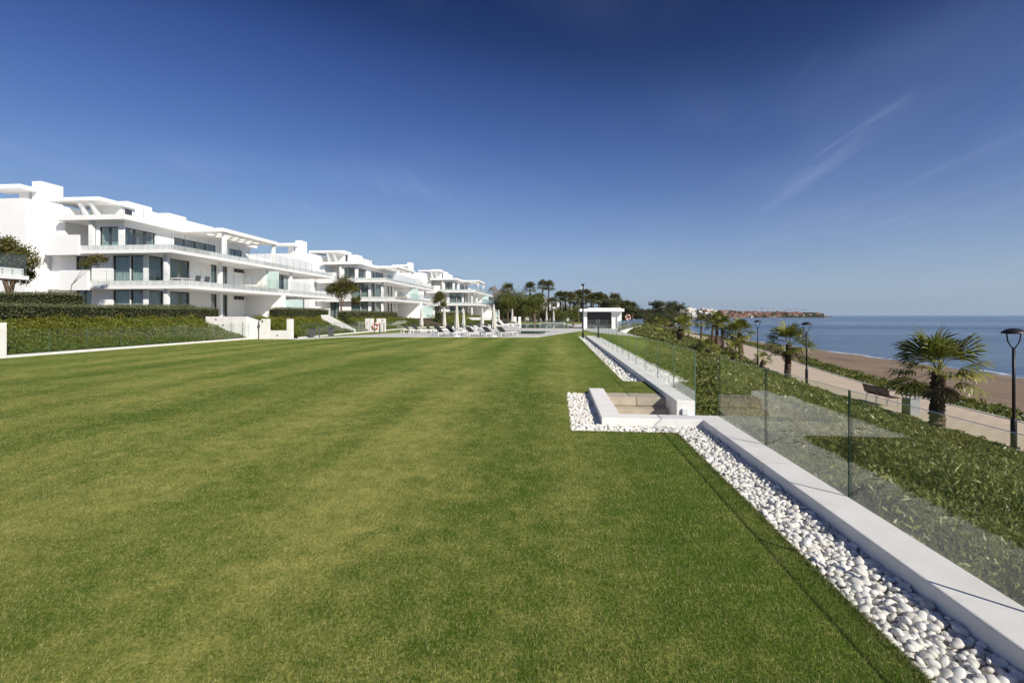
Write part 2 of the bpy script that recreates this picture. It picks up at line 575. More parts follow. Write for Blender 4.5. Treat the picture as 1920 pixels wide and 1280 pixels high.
def sea_mat():
    m, nt, out = new_mat("sea_water")
    p = principled(nt, out, .12, .5)
    p.inputs['IOR'].default_value = 1.33
    pos = position(nt)
    band = noise(nt, mapping(nt, pos, (.0016, .007, 1)), 1.0, 5, .6, .4)
    c = mixcol(nt, mapr(nt, band, .38, .68), (.012, .045, .11), (.035, .085, .16))
    nt.links.new(c, p.inputs['Base Color'])
    nt.links.new(mapr(nt, band, .35, .7, .22, .08), p.inputs['Roughness'])
    w = mth(nt, 'ADD', noise(nt, mapping(nt, pos, (.35, 1.0, 1)), 1.1, 5, .6, .4),
            mth(nt, 'MULTIPLY', noise(nt, mapping(nt, pos, (.03, .12, 1)), 1.0, 4), 1.5))
    bump(nt, w, .55, .55, p)
    return m
M['sea'] = sea_mat()

def pool_mat():
    m, nt, out = new_mat("pool_water")
    p = principled(nt, out, .03, .5)
    pos = position(nt)
    c = mixcol(nt, noise(nt, pos, .5, 3), (.03, .14, .13), (.05, .20, .18))
    nt.links.new(c, p.inputs['Base Color'])
    bump(nt, noise(nt, pos, 2.5, 3), .12, .05, p)
    return m
M['pool'] = pool_mat()

# ------------------------------------------------------------------ the lie of the land
def ip(y, ys, xs): return np.interp(y, ys, xs)
def x_lawn(y): return ip(y, [-40, 12.75, 12.85, 22, 32, 46, 56, 79, 140, 300], [2.62, 2.62, 3.33, 3.6, 6.0, 6.4, 8.2, 13.9, 18, 26])
def x_in(y): return ip(y, [-40, 18, 33, 46, 62, 80, 110, 140, 200, 300, 450, 800, 1150], [15.0, 15.2, 16.0, 18.2, 22, 25, 27.5, 29.5, 33, 42, 80, 175, 390])
def x_out(y): return x_in(y) + 3.8
def x_verge(y): return x_in(y) + 5.7
def x_shore(y): return ip(y, [-300, 160, 230, 450, 800, 1150], [47, 47, 56, 105, 215, 440])
Z_PROM = -2.74
Z_SEA = -4.5
def slope_z(x, y):
    x = np.asarray(x, float); y = np.asarray(y, float)
    xl = x_lawn(y); xi = x_in(y)
    z0 = np.interp(y, [10, 17], [-.32, -.03])
    t = np.clip((x - xl) / np.maximum(xi - .6 - xl, .1), 0, 1)
    s = t * t * (3 - 2 * t) * .75 + t * .25
    return z0 + (Z_PROM - .06 - z0) * s

def strip(name, fa, fb, ys, nx, zf, mat, kind='structure'):
    vs, fs = [], []
    for y in ys:
        a, b = float(fa(y)), float(fb(y))
        for i in range(nx + 1):
            x = a + (b - a) * i / nx
            vs.append((x, y, float(zf(x, y))))
    k = nx + 1
    for j in range(len(ys) - 1):
        for i in range(nx):
            fs.append((j * k + i, j * k + i + 1, (j + 1) * k + i + 1, (j + 1) * k + i))
    mb = MB(); mb.add(vs, fs)
    o = mb.build(name, mat, smooth=True)
    o["kind"] = kind
    return o

YS = list(np.arange(-40, 12.7, 1.5)) + [12.74, 12.86] + list(np.arange(14, 150, 2.0)) + [160, 180, 200, 230, 260, 300, 360, 450, 600, 800, 1000, 1150]
strip('ground_slope', x_lawn, lambda y: x_in(y) + .1, YS, 16, slope_z, M['soil'])
strip('promenade', x_in, x_out, YS, 4, lambda x, y: Z_PROM, M['paving'])
strip('promenade_verge', lambda y: x_out(y) + .12, x_verge, YS, 4, lambda x, y: Z_PROM - .05 - .06 * (x - x_out(y)), M['verge'])
def beach_z(x, y):
    a, b = x_verge(y), x_shore(y)
    t = (x - a) / (b - a)
    return Z_PROM - .16 + (Z_SEA - Z_PROM + .12) * t ** .8 + .05 * math.sin(x * .9 + y * .03)
strip('beach', x_verge, lambda y: x_shore(y) + .0, YS, 24, beach_z, M['sand'])
strip('beach_shallows', x_shore, lambda y: x_shore(y) + 12, YS, 3, lambda x, y: beach_z(x_shore(y), y) - .12 * (x - x_shore(y)), M['sand'])
m_surf, nt, out = new_mat("surf_foam")
p = principled(nt, out, .7, .3)
p.inputs['Base Color'].default_value = (.75, .77, .78, 1)
pos = position(nt)
nt.links.new(mapr(nt, noise(nt, mapping(nt, pos, (1.5, .25, 1)), 1.0, 5, .7), .47, .60), p.inputs['Alpha'])
strip('surf_line', lambda y: x_shore(y) - 1.0 + .5 * math.sin(y * .21) + .3 * math.sin(y * .57), lambda y: x_shore(y) + .6 + .4 * math.sin(y * .33), [y for y in YS if 20 < y < 400], 3, lambda x, y: max(Z_SEA, beach_z(x, y) if x < x_shore(y) else Z_SEA) + .03, m_surf)
# kerb between the paving and the verge
vs = MB()
ys = [y for y in YS if y < 140]
for a, b in zip(ys[:-1], ys[1:]):
    xa, xb = float(x_out(a)), float(x_out(b))
    vs.add([(xa, a, Z_PROM - .2), (xa + .12, a, Z_PROM - .2), (xb + .12, b, Z_PROM - .2), (xb, b, Z_PROM - .2),
            (xa, a, Z_PROM + .03), (xa + .12, a, Z_PROM + .03), (xb + .12, b, Z_PROM + .03), (xb, b, Z_PROM + .03)],
           [(4, 5, 6, 7), (0, 4, 7, 3), (1, 2, 6, 5)])
vs.build('promenade_kerb', M['deck'])["kind"] = 'structure'

mb = MB()
mb.add([(-9000, -300, -.75), (x_lawn(-40), -300, -.75), (x_lawn(-40), 12.8, -.75), (6.0, 12.8, -.75), (6.0, 46, -.75), (13, 80, -.75), (25, 300, -.75),
        (60, 460, -.75), (150, 800, -.75), (370, 1150, -.75), (-200, 1500, -.75), (-200, 11000, -.75), (-9000, 11000, -.75)],
       [tuple(range(13))])
m_ground, nt, out = new_mat("dry_ground")
p = principled(nt, out, .95, .05)
pos = position(nt)
nt.links.new(mixcol(nt, mapr(nt, noise(nt, pos, .02, 6), .4, .65), (.06, .075, .03), (.17, .14, .085)), p.inputs['Base Color'])
mb.build('ground', m_ground)["kind"] = 'structure'

mb = MB()
mb.add([(40, -9000, Z_SEA), (22000, -9000, Z_SEA), (22000, 24000, Z_SEA), (40, 24000, Z_SEA)], [(0, 1, 2, 3)])
mb.build('sea', M['sea'])["kind"] = 'structure'

# ------------------------------------------------------------------ lawn
def lawn_rects():
    r = [(-22, .19, -8, 33.2), (-19, .19, 33.2, 67), (-13.5, .19, 67, 135),
         (.19, 1.725, -8, 7.19), (.19, 2.25, 10.9, 12.8), (.19, 1.70, 12.8, 40.6), (.19, 2.25, 40.6, 60),
         (2.25, 6.4, 40.6, 46), (2.25, 3.32, 46, 60), (.19, 2.25, 60, 135), (2.25, 14, 66, 135)]
    return r
RECTS = lawn_rects()
mb = MB()
for x0, x1, y0, y1 in RECTS:
    mb.box(x0, x1, y0, y1, -.5, 0.0)
mb.prism([(3.32, 20.0), (3.55, 20.0), (6.0, 32), (6.4, 40.6), (3.32, 40.6)], -.5, 0.0)
o = mb.build('lawn', M['lawn']); o["kind"] = 'structure'
# mown blades on the part of the lawn near enough to see them
def grass_blades():
    n = 950000
    d = (rng.random(n) * (16.5 ** .5 - 1.5 ** .5) + 1.5 ** .5) ** 2
    lat = (rng.random(n) * 2 - 1) * 1.12 * d
    th = R(5.353)
    x = lat * math.cos(th) - d * math.sin(th)
    y = lat * math.sin(th) + d * math.cos(th)
    ok = np.zeros(n, bool)
    for x0, x1, y0, y1 in RECTS:
        ok |= (x > x0) & (x < x1 + .01) & (y > y0) & (y < y1)
    x, y, d = x[ok], y[ok], d[ok]
    n = len(x)
    h = (.012 + .013 * rng.random(n)) * np.clip((17 - d) / 7, 0.15, 1)
    w = .0025 * (np.maximum(d, 2.5) / 2.5) ** .8
    a = rng.random(n) * 2 * PI
    lean = rng.normal(size=(n, 2)) * .55 + np.array([.15, .25])
    s = np.stack([np.cos(a) * w * .5, np.sin(a) * w * .5, np.zeros(n)], 1)
    b = np.stack([x, y, np.full(n, -.002)], 1)
    t = b + np.stack([lean[:, 0] * h, lean[:, 1] * h, h], 1)
    V = np.stack([b - s, b + s, t], 1).reshape(-1, 3)
    o = link('lawn_grass', np_mesh('lawn_grass', V, 3, M['blade'], rng.random(n)))
    tag(o, 'short mown grass blades covering the broad lawn', 'grass', kind='stuff')
grass_blades()
def grass_fringe():
    n = 26000
    k = rng.random(n)
    e = rng.random(n) ** 2 * .05
    a = k < .72
    x = np.where(a, 1.725 - e, .19 + rng.random(n) * 1.53)
    y = np.where(a, 1.3 + rng.random(n) * 5.9, 7.19 - e)
    nx, ny = np.where(a, 1.0, 0.0), np.where(a, 0.0, 1.0)
    h = .016 + .022 * rng.random(n)
    out = .2 + .9 * rng.random(n)
    b = np.stack([x, y, np.full(n, -.004)], 1)
    t = b + np.stack([nx * out * h + rng.normal(size=n) * .008, ny * out * h + rng.normal(size=n) * .008, h * (.9 - .45 * out)], 1)
    s_ = np.stack([rng.normal(size=n) * .0016, rng.normal(size=n) * .0016, np.zeros(n)], 1)
    o = link('lawn_fringe', np_mesh('lawn_fringe', np.stack([b - s_, b + s_, t], 1).reshape(-1, 3), 3, M['blade'], rng.random(n)))
    tag(o, 'ragged grass fringe where the lawn meets the white pebbles', 'grass', kind='stuff')
grass_fringe()

# ------------------------------------------------------------------ pebble beds
bpy_icos = {}
def ico(sub):
    if sub not in bpy_icos:
        import bmesh
        bm = bmesh.new()
        bmesh.ops.create_icosphere(bm, subdivisions=sub, radius=1.0)
        v = np.array([q.co[:] for q in bm.verts]); f = np.array([[q.index for q in t.verts] for t in bm.faces])
        bm.free()
        bpy_icos[sub] = (v, f)
    return bpy_icos[sub]
def stone_shape(sub, k):
    v, f = ico(sub)
    r = np.random.default_rng(100 + k)
    w = v.copy()
    for _ in range(5):
        d = unit(r.normal(size=(1, 3)))[0]
        w += v * (np.clip(v @ d, -1, 1) ** 2)[:, None] * r.normal() * .20 + v * (v @ d)[:, None] * r.normal() * .10
    w /= np.abs(w).max(axis=0)
    w *= np.array([1.0, .66 + .22 * r.random(), .46 + .2 * r.random()])
    return w, f
SHAPES = [stone_shape(2, k) for k in range(9)]
SHAPES_LO = [stone_shape(1, k) for k in range(6)]
def mesh_from(name, v, f, mat, rnd=None):
    me = bpy.data.meshes.new(name)
    me.vertices.add(len(v)); me.vertices.foreach_set("co", np.ascontiguousarray(v, np.float32).ravel())
    me.loops.add(f.size); me.loops.foreach_set("vertex_index", f.astype(np.int32).ravel())
    me.polygons.add(len(f)); me.polygons.foreach_set("loop_start", np.arange(0, f.size, 3, dtype=np.int32))
    me.update(calc_edges=True)
    me.polygons.foreach_set("use_smooth", np.ones(len(f), bool))
    if rnd is not None:
        a = me.attributes.new("rnd", 'FLOAT', 'FACE'); a.data.foreach_set("value", np.asarray(rnd, np.float32))
    me.materials.append(mat)
    return me
PEB = [mesh_from('pebble', v, f, M['pebble']) for v, f in SHAPES]

def pebble_bed(rects, z, size, dens, layers, singles, label, lo=False):
    base = MB()
    for x0, x1, y0, y1 in rects:
        base.box(x0, x1, y0, y1, z - .3, z - size * .9)
    bed = base.build('pebble_bed', M['deck'])
    tag(bed, kind='structure')
    P = []
    for x0, x1, y0, y1 in rects:
        for ly in range(layers):
            s = size * 1.42 / math.sqrt(dens)
            ny = max(1, int((y1 - y0) / s)); nx = max(1, int((x1 - x0) / (s * .9)))
            for j in range(ny):
                for i in range(nx):
                    x = x0 + (i + .5 + (.5 if j % 2 else 0) * .8 + random.uniform(-.38, .38)) * (x1 - x0) / nx
                    y = y0 + (j + .5 + random.uniform(-.4, .4)) * (y1 - y0) / ny
                    k = size * random.choice((.55, .75, .85, 1.0, 1.0, 1.15, 1.4)) * .62
                    x = min(max(x, x0 + k * .5), x1 - k * .75)
                    y = min(max(y, y0 + k * .5), y1 - k * .6)
                    zz = z - size * (.34 if ly else .60) + random.uniform(-.012, .016)
                    P.append((x, y, zz, k, ly))
    P.sort(key=lambda q: (q[4] == 0, q[0] ** 2 + q[1] ** 2))
    V, F, C = [], [], []
    nv = 0
    for i, (x, y, zz, k, ly) in enumerate(P):
        e = Euler((random.gauss(0, .3), random.gauss(0, .3), random.uniform(0, 2 * PI)))
        if i < singles:
            o = link('pebble', PEB[random.randrange(len(PEB))], bed, (x, y, zz), e)
            o.scale = (k, k, k)
        else:
            v, f = (SHAPES_LO if lo else SHAPES)[random.randrange(6)]
            v = (v * k) @ np.array(e.to_matrix()).T + np.array([x, y, zz])
            V.append(v); F.append(f + nv); nv += len(v)
            C.append(np.full(len(f), random.random()))
    if V:
        o = link('pebble_fill', mesh_from('pebble_fill', np.concatenate(V), np.concatenate(F), M['pebble'], np.concatenate(C)), bed)
        o["kind"] = 'stuff'
    return bed
WALL_Z = .09
pebble_bed([(1.735, 2.25, 1.2, 7.75), (.20, .70, 7.20, 10.88), (.70, 1.735, 7.20, 7.75)], -.018, .053, 1.75, 2, 300, None)
pebble_bed([(1.705, 2.25, 12.81, 40.5)], -.02, .085, 1.0, 1, 150, None, True)
pebble_bed([(2.63, 3.31, 12.86, 40.4)], -.02, .085, 1.0, 1, 0, None, True)

# ------------------------------------------------------------------ white walls and the steps
def wall(name, boxes, label, cat='wall', mat='white', bev=.012):
    mb = MB()
    for b in boxes: mb.box(*b)
    o = mb.build(name, M[mat])
    if bev:
        md = o.modifiers.new("bevel", 'BEVEL'); md.width = bev; md.segments = 2; md.limit_method = 'ANGLE'
    tag(o, label, cat)
    return o
mb = MB()
mb.prism([(2.25, -6), (2.59, -6), (2.59, 8.10), (1.02, 8.10), (1.02, 10.90), (.70, 10.90), (.70, 7.75), (2.25, 7.75)], -1.2, WALL_Z)
o = mb.build('parapet_wall', M['white'])
md = o.modifiers.new("bevel", 'BEVEL'); md.width = .01; md.segments = 2; md.limit_method = 'ANGLE'
tag(o, 'low white rendered wall that turns round the sunken steps and carries glass panels', 'wall')
for y in (5.55, 2.35):
    MB().box(2.249, 2.591, y - .003, y + .003, -.05, WALL_Z + .0015).build('wall_joint', M['stone'], o)
far_wall = empty('parapet_wall', (2.25, 9.42, 0))
tag(far_wall, 'long straight white wall running from the sunken steps to the black pool lamp', 'wall')
mb = MB().box(0, .34, 0, 29.6, -1.2, WALL_Z + .002)
o = mb.build('wall_body', M['white'], far_wall)
md = o.modifiers.new("bevel", 'BEVEL'); md.width = .01; md.segments = 2; md.limit_method = 'ANGLE'
mb = MB().lathe([(.0, .006), (.052, .006), (.06, .0)], 18)
mb.build('recessed_light', M['lens'], far_wall, (-.001, .62, -.20), (0, R(-90), 0))
mb = MB().box(.10, .20, -.05, -.001, -.16, -.05).box(.20, .31, -.06, -.001, -.30, -.17)
mb.build('gate_latch', M['wframe'], far_wall)
MB().tube([(.14, -.05, -.20), (.14, -.12, -.21)], .028, 10).build('gate_knob', M['steel'], far_wall)

steps = empty('garden_steps', (1.02, 10.7, -1.2))
tag(steps, 'beige stone steps sunk between the white walls beside the lawn', 'steps')
for i in range(5):
    ztop = -.19 * i
    y1 = 10.88 if i == 0 else 10.70 - .33 * (i - 1) - .36
    y0 = 10.34 - .33 * i
    mb = MB().box(0.005, 1.225, y0 - 10.7, (y1 if i == 0 else y1 + .02) - 10.7, ztop - .18 + 1.2, ztop + 1.2 - .004)
    o = mb.build('step', M['stone'], steps)
    md = o.modifiers.new("bevel", 'BEVEL'); md.width = .008; md.segments = 2
    MB().box(0.005, 1.225, y0 + .02 - 10.7, y1 - 10.7, .0, ztop - .181 + 1.2).build('riser', M['stone'], steps)
MB().box(0.005, 2.6, 8.11 - 10.7, 9.02 - 10.7, 0, .2).build('landing', M['stone'], steps)

# ------------------------------------------------------------------ glass fences
def pane_mesh(w, z0, z1, t=.017, g='glass'):
    """a sheet in the local xz plane from x = 0 to w; faces glass, rim glass edge"""
    mb = MB()
    x0, x1, y0, y1 = 0.006, w - .006, -t / 2, t / 2
    vs = [(x, y, z) for z in (z0, z1) for y in (y0, y1) for x in (x0, x1)]
    mb.add(vs, [(0, 1, 5, 4), (2, 6, 7, 3)], 0)
    mb.add(vs, [(0, 2, 3, 1), (4, 5, 7, 6), (0, 4, 6, 2), (1, 3, 7, 5)], 1)
    return mb.mesh('glass_panel', [M[g], M['edge'] if g == 'glass' else M['edge2']])

def glass_fence(pts, pw, z0, z1, label, name='glass_fence', zoff=None, t=.017, g='clear'):
    root = empty(name, (pts[0][0], pts[0][1], zoff or 0))
    tag(root, label, 'glass fence')
    for (xa, ya), (xb, yb) in zip(pts[:-1], pts[1:]):
        L = math.hypot(xb - xa, yb - ya); n = max(1, round(L / pw)); w = L / n
        me = pane_mesh(w, z0, z1, t, g)
        a = math.atan2(yb - ya, xb - xa)
        for i in range(n):
            k = i / n
            link('glass_panel', me, root, (xa + (xb - xa) * k - pts[0][0], ya + (yb - ya) * k - pts[0][1], 0), (0, 0, a))
    return root
glass_fence([(2.603, -2.41), (2.603, 8.09)], 1.75, -.30, 1.04, 'frameless glass fence along the near white wall above the shrubs', g='glass')
glass_fence([(2.603, 9.43), (2.603, 39.0)], 1.74, -.30, 1.04, 'long frameless glass fence on the straight white wall by the pebble strip')
# ------------------------------------------------------------------ ground cover on the slope
def ground_cover():
    def scatter(n, y0, y1, xa, xb, L, W, hmax, lay):
        y = y0 + rng.random(n) * (y1 - y0)
        a = xa(y); b = xb(y)
        x = a + rng.random(n) * (b - a)
        z = slope_z(x, y)
        cl = hnoise(x, y, 1.1, 1) * .6 + hnoise(x, y, 3.1, 2) * .4
        h = hmax * (.15 + 1.25 * cl * cl * 1.6)
        u = rng.random(n) ** .5
        edge = np.clip((x - a) / .5, .25, 1) * np.clip((b - x) / 1.6, .3, 1)
        P = np.stack([x, y, z + h * u * edge], 1)
        d = rng.normal(size=(n, 3)) * .8; d[:, 2] += .9
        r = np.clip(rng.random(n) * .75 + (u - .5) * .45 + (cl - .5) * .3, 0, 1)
        lay.append((leaf_verts(P, L * (.6 + .8 * rng.random(n)), W * (.6 + .8 * rng.random(n)), dirs=d), r))
    lay = []
    xl = lambda y: x_lawn(y) + .06
    xi = lambda y: x_in(y) - .05
    scatter(230000, .3, 9.5, lambda y: xl(y) + .0 * y, lambda y: xl(y) + 5.5 + 0 * y, .10, .021, .36, lay)
    scatter(140000, .3, 13, lambda y: xl(y) + 4.5 + 0 * y, xi, .10, .032, .38, lay)
    scatter(45000, 9.5, 12.8, xl, lambda y: xl(y) + 6 + 0 * y, .12, .035, .34, lay)
    scatter(170000, 13, 32, xl, xi, .115, .05, .38, lay)
    scatter(90000, 30, 62, xl, xi, .17, .085, .42, lay)
    scatter(60000, 60, 150, xl, xi, .26, .14, .45, lay)
    V = np.concatenate([a for a, b in lay]); r = np.concatenate([b for a, b in lay])
    o = link('ground_cover', np_mesh('ground_cover', V, 4, M['cover'], r))
    tag(o, 'dense evergreen ground cover clothing the bank below the glass fence', 'ground cover', kind='stuff')
    # low green plants on the beach verge
    n = 48000
    y = 8 + rng.random(n) ** 1.4 * 110
    a, b = x_out(y) + .15, x_verge(y) + .5
    x = a + rng.random(n) * (b - a)
    keep = hnoise(x, y, .9, 5) > .30
    x, y = x[keep], y[keep]; n = len(x)
    z = Z_PROM - .10 + .22 * rng.random(n) * hnoise(x, y, 1.6, 3) * 1.6
    V = leaf_verts(np.stack([x, y, z], 1), .15 * (.6 + .8 * rng.random(n)) * (1 + y / 90), .06 * (1 + y / 90), .6)
    o = link('verge_plants', np_mesh('verge_plants', V, 4, M['cover'], np.clip(.25 + .6 * rng.random(n), 0, 1)))
    tag(o, 'creeping green plants on the strip between paving and sand', 'plants', kind='stuff')
ground_cover()

# ------------------------------------------------------------------ plants: shared builders
def fan_frond(n=22, lp=.70, lf=.95, half=88, w=1.0, seed=0):
    """one fan leaf: stalk along +x from the origin, pleated fan of leaflets beyond it"""
    r = random.Random(seed)
    vs, fs = [], []
    def quadstrip(pts, wid):
        b = len(vs)
        for (x, z), k in zip(pts, wid):
            vs.append((x, -k, z)); vs.append((x, k, z))
        for i in range(len(pts) - 1):
            fs.append((b + 2 * i, b + 2 * i + 1, b + 2 * i + 3, b + 2 * i + 2))
    quadstrip([(0, 0), (lp * .5, .03), (lp, 0)], [.03, .018, .014])
    dth = R(2 * half) / n
    for i in range(n):
        a = -R(half) + dth * (i + .5)
        L = lf * (.72 + .28 * math.cos(a * .8)) * r.uniform(.9, 1.08)
        droop = L * r.uniform(.06, .30)
        up = .05 * (1 if i % 2 else -1)
        fold = -.18 * abs(math.sin(a)) * L
        m = L * r.uniform(.66, .76)
        b = len(vs)
        vs.append((lp, 0, 0))
        for sgn in (-1, 1):
            t = a + sgn * dth * .5 * w
            vs.append((lp + m * math.cos(t), m * math.sin(t), up * m + fold * .5))
        k = L * .88
        for sgn in (-1, 1):
            t = a + sgn * dth * .22 * w
            vs.append((lp + k * math.cos(t), k * math.sin(t), fold - droop * .35))
        vs.append((lp + L * math.cos(a) * .98, L * math.sin(a) * .98, fold - droop))
        fs += [(b, b + 1, b + 2), (b + 1, b + 3, b + 4, b + 2), (b + 3, b + 5, b + 4)]
    return vs, fs

def frond_mesh(name, mat, base, seed, **kw):
    vs, fs = fan_frond(seed=seed, **kw)
    me = bpy.data.meshes.new(name)
    me.from_pydata(vs, [], fs)
    a = me.attributes.new("rnd", 'FLOAT', 'FACE')
    r = random.Random(seed)
    a.data.foreach_set("value", [min(1, max(0, base + r.uniform(-.2, .2))) for _ in fs])
    me.materials.append(mat)
    return me
FRONDS = [frond_mesh('frond', M['palm'], .25 + .1 * k, k) for k in range(6)]
DEAD = [frond_mesh('dead_frond', M['thatch'], .5, 20 + k, half=70, n=14) for k in range(2)]

def trunk_mb(h, r0, r1, lean=(0, 0), rings=14, n=11, jit=.28):
    mb = MB()
    pts, rad = [], []
    for i in range(rings * 2 + 1):
        t = i / (rings * 2)
        pts.append((lean[0] * t * t, lean[1] * t * t, -.15 + (h + .15) * t))
        rad.append((r0 + (r1 - r0) * t) * (1.10 if i % 2 else .93))
    mb.tube(pts, rad, n, jit=jit)
    return mb

def frond_pose(i, n, r):
    az = i * 2.39996 + r.uniform(-.25, .25)
    t = i / (n - 1)
    pitch = R(84) - t * R(112) + r.uniform(-.12, .12)
    return Euler((r.uniform(-.35, .35), -pitch, az))

def fan_palm(name, loc, h, cr, label, group=None, fronds=26, r0=.24, lean=(0, 0), parts=True, seed=0, dead=3):
    """Washingtonia: rough trunk and a round head of fan leaves; cr = reach of one leaf"""
    r = random.Random(seed)
    root = empty(name, loc)
    tag(root, label, 'palm', group)
    trunk_mb(h, r0, r0 * .78, lean).build('trunk', M['palmbark'], root, smooth=False)
    s = cr / 1.6
    top = (lean[0], lean[1], h)
    V, F, C = [], [], []
    for i in range(fronds + dead):
        isdead = i >= fronds
        e = frond_pose(i, fronds, r) if not isdead else Euler((0, R(r.uniform(55, 78)), r.uniform(0, 6.28)))
        me = (DEAD[i % 2] if isdead else FRONDS[r.randrange(6)])
        k = s * r.uniform(.85, 1.1) * (1 if not isdead else .75)
        if parts:
            o = link('dead_frond' if isdead else 'frond', me, root, top, e)
            o.scale = (k, k, k)
        else:
            if isdead: continue
            mt = np.array(e.to_matrix()) * k
            v = np.array([q.co[:] for q in me.vertices]) @ mt.T + np.array(top)
            b = sum(len(q) for q in V)
            V.append(v); F += [tuple(b + q for q in p.vertices) for p in me.polygons]
            C += [min(1, max(0, r.uniform(-.1, .1) + d.value)) for d in me.attributes['rnd'].data]
    if not parts:
        me = bpy.data.meshes.new('crown')
        me.from_pydata([tuple(q) for q in np.concatenate(V)], [], F)
        a = me.attributes.new("rnd", 'FLOAT', 'FACE'); a.data.foreach_set("value", C)
        me.materials.append(M['palm'] if dead >= 0 else M['palmfar'])
        link('crown', me, root)
    return root

def leafy_tree(name, loc, label, blobs, trunk_h, leaf=.10, per=260, mat='tree', tr=.12, group=None, cat='tree', lean=(0, 0), seed=0, spread=.55, bark='bark'):
    """tapered trunk, a limb to every leaf clump; blobs = (dx, dy, z, r)"""
    r = np.random.default_rng(seed)
    random.seed(seed + 5)
    root = empty(name, loc)
    tag(root, label, cat, group)
    mb = MB()
    fork = Vector((lean[0], lean[1], trunk_h))
    mb.tube([(0, 0, -.1), (lean[0] * .3, lean[1] * .3, trunk_h * .5), fork], [tr * 1.25, tr, tr * .8], 9, jit=.15)
    for (dx, dy, z, q) in blobs:
        e = Vector((dx, dy, z))
        mid = fork.lerp(e, .5) + Vector((random.uniform(-.1, .1), random.uniform(-.1, .1), .12 * q))
        mb.tube([fork - Vector((0, 0, .1)), mid, e], [tr * .6, tr * .35, tr * .1], 6)
    t = mb.build('trunk', M[bark], root)
    V, C = [], []
    for (dx, dy, z, q) in blobs:
        ns = max(5, int(9 * q / max(.25, q * .4)))
        sub = r.normal(size=(ns, 3)); sub = unit(sub) * (r.random((ns, 1)) ** .4) * q
        sub[:, 2] *= .75
        for sx in sub:
            n = max(6, int(per / ns))
            p = r.normal(size=(n, 3)) * q * spread * .42 + sx
            V.append(p + np.array([dx, dy, z]))
            C.append(np.clip(r.random(n) * .7 + .15 + .25 * r.normal() * .5, 0, 1))
    P = np.concatenate(V); c = np.concatenate(C)
    me = np_mesh('crown', leaf_verts(P, leaf * (.7 + .6 * r.random(len(P))), leaf * .55, .2), 4, M[mat], c)
    link('crown', me, root)
    return root

def hedge(name, poly_boxes, label, mat='hedge', leaf=.07, dens=420, core='hedgecore', cat='hedge', rough=.13, group=None):
    """clipped hedge: dark inside, leaves over every face; boxes (x0,x1,y0,y1,z0,z1)"""
    x0, y0, z0 = (min(b[k] for b in poly_boxes) for k in (0, 2, 4))
    root = empty(name, (x0, y0, z0))
    tag(root, label, cat, group)
    mb = MB(); P = []; D = []
    for (a, b, c, d, e, f) in poly_boxes:
        i = .08
        mb.box(a + i - x0, b - i - x0, c + i - y0, d - i - y0, e - z0, f - i - z0)
        for ax, lo, hi, u, v in ((0, a, b, (c, d), (e, f)), (1, c, d, (a, b), (e, f)), (2, e, f, (a, b), (c, d))):
            for side in ((lo, -1), (hi, 1)):
                if ax == 2 and side[1] < 0: continue
                n = int(dens * (u[1] - u[0]) * (v[1] - v[0]))
                if n < 1: continue
                q = np.zeros((n, 3)); k = [t for t in range(3) if t != ax]
                q[:, k[0]] = u[0] + rng.random(n) * (u[1] - u[0])
                q[:, k[1]] = v[0] + rng.random(n) * (v[1] - v[0])
                q[:, ax] = side[0] + rng.normal(size=n) * rough * .5
                nn = np.zeros((n, 3)); nn[:, ax] = side[1]
                P.append(q); D.append(nn)
    P = np.concatenate(P) - np.array([x0, y0, z0]); D = np.concatenate(D)
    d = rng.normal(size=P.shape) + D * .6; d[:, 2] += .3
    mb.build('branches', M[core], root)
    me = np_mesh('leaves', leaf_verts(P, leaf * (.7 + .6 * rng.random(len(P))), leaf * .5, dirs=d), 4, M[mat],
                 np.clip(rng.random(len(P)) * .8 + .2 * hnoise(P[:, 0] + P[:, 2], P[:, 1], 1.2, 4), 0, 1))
    o = link('leaves', me, root); o["kind"] = 'stuff'
    return root

# ------------------------------------------------------------------ garden in front of the apartments
def x_kerb(y): return float(ip(y, [-20, 33.2, 33.3, 66.6, 70.9, 85, 140], [-22, -22, -19, -19, -13.5, -12, -11]))
def garden_z(x, y):
    t = np.clip((x_kerb(y) - .25 - x) / 5.0, 0, 1)
    return -.02 + 1.2 * (t * t * (3 - 2 * t) * .6 + t * .4)
strip('garden_ground', lambda y: -150, lambda y: x_kerb(y) - 5.3, [-20, 33.2, 33.3, 50, 66.6, 71, 85, 140], 2, lambda x, y: 1.18, M['soil'])
strip('garden_bank', lambda y: x_kerb(y) - 5.3, lambda y: x_kerb(y) - .1, list(np.arange(-8, 33.2, 2)) + [33.2, 33.3] + list(np.arange(35, 66, 3)) + [66.6, 71, 78, 85, 110, 140], 8, garden_z, M['soil'])

def kerb(pts, label, w=.22, h=.10):
    mb = MB()
    for (xa, ya), (xb, yb) in zip(pts[:-1], pts[1:]):
        L = math.hypot(xb - xa, yb - ya); nx, ny = -(yb - ya) / L * w / 2, (xb - xa) / L * w / 2
        mb.prism([(xa + nx, ya + ny), (xa - nx, ya - ny), (xb - nx, yb - ny), (xb + nx, yb + ny)], -.3, h)
    o = mb.build('garden_kerb', M['white']); tag(o, label, 'kerb')
kerb([(-22.1, 17.42), (-22.1, 32.9)], 'low white kerb under the glass fence beside the yellow-green shrub bank')
kerb([(-19.1, 34.3), (-19.1, 47.6)], 'low white kerb between the notched gate wall and the lifebuoy wall')
kerb([(-19.1, 50.2), (-18.9, 66.4), (-13.6, 71.0), (-12.1, 85), (-11.4, 104)], 'low white kerb running behind the sun loungers')
glass_fence([(-22.1, 17.45), (-22.1, 32.9)], 1.72, .05, 1.12, 'glass fence in front of the yellow-green shrub bank')
glass_fence([(-19.1, 34.5), (-19.1, 47.4)], 1.72, .05, 1.12, 'glass fence between the notched gate wall and the lifebuoy wall')
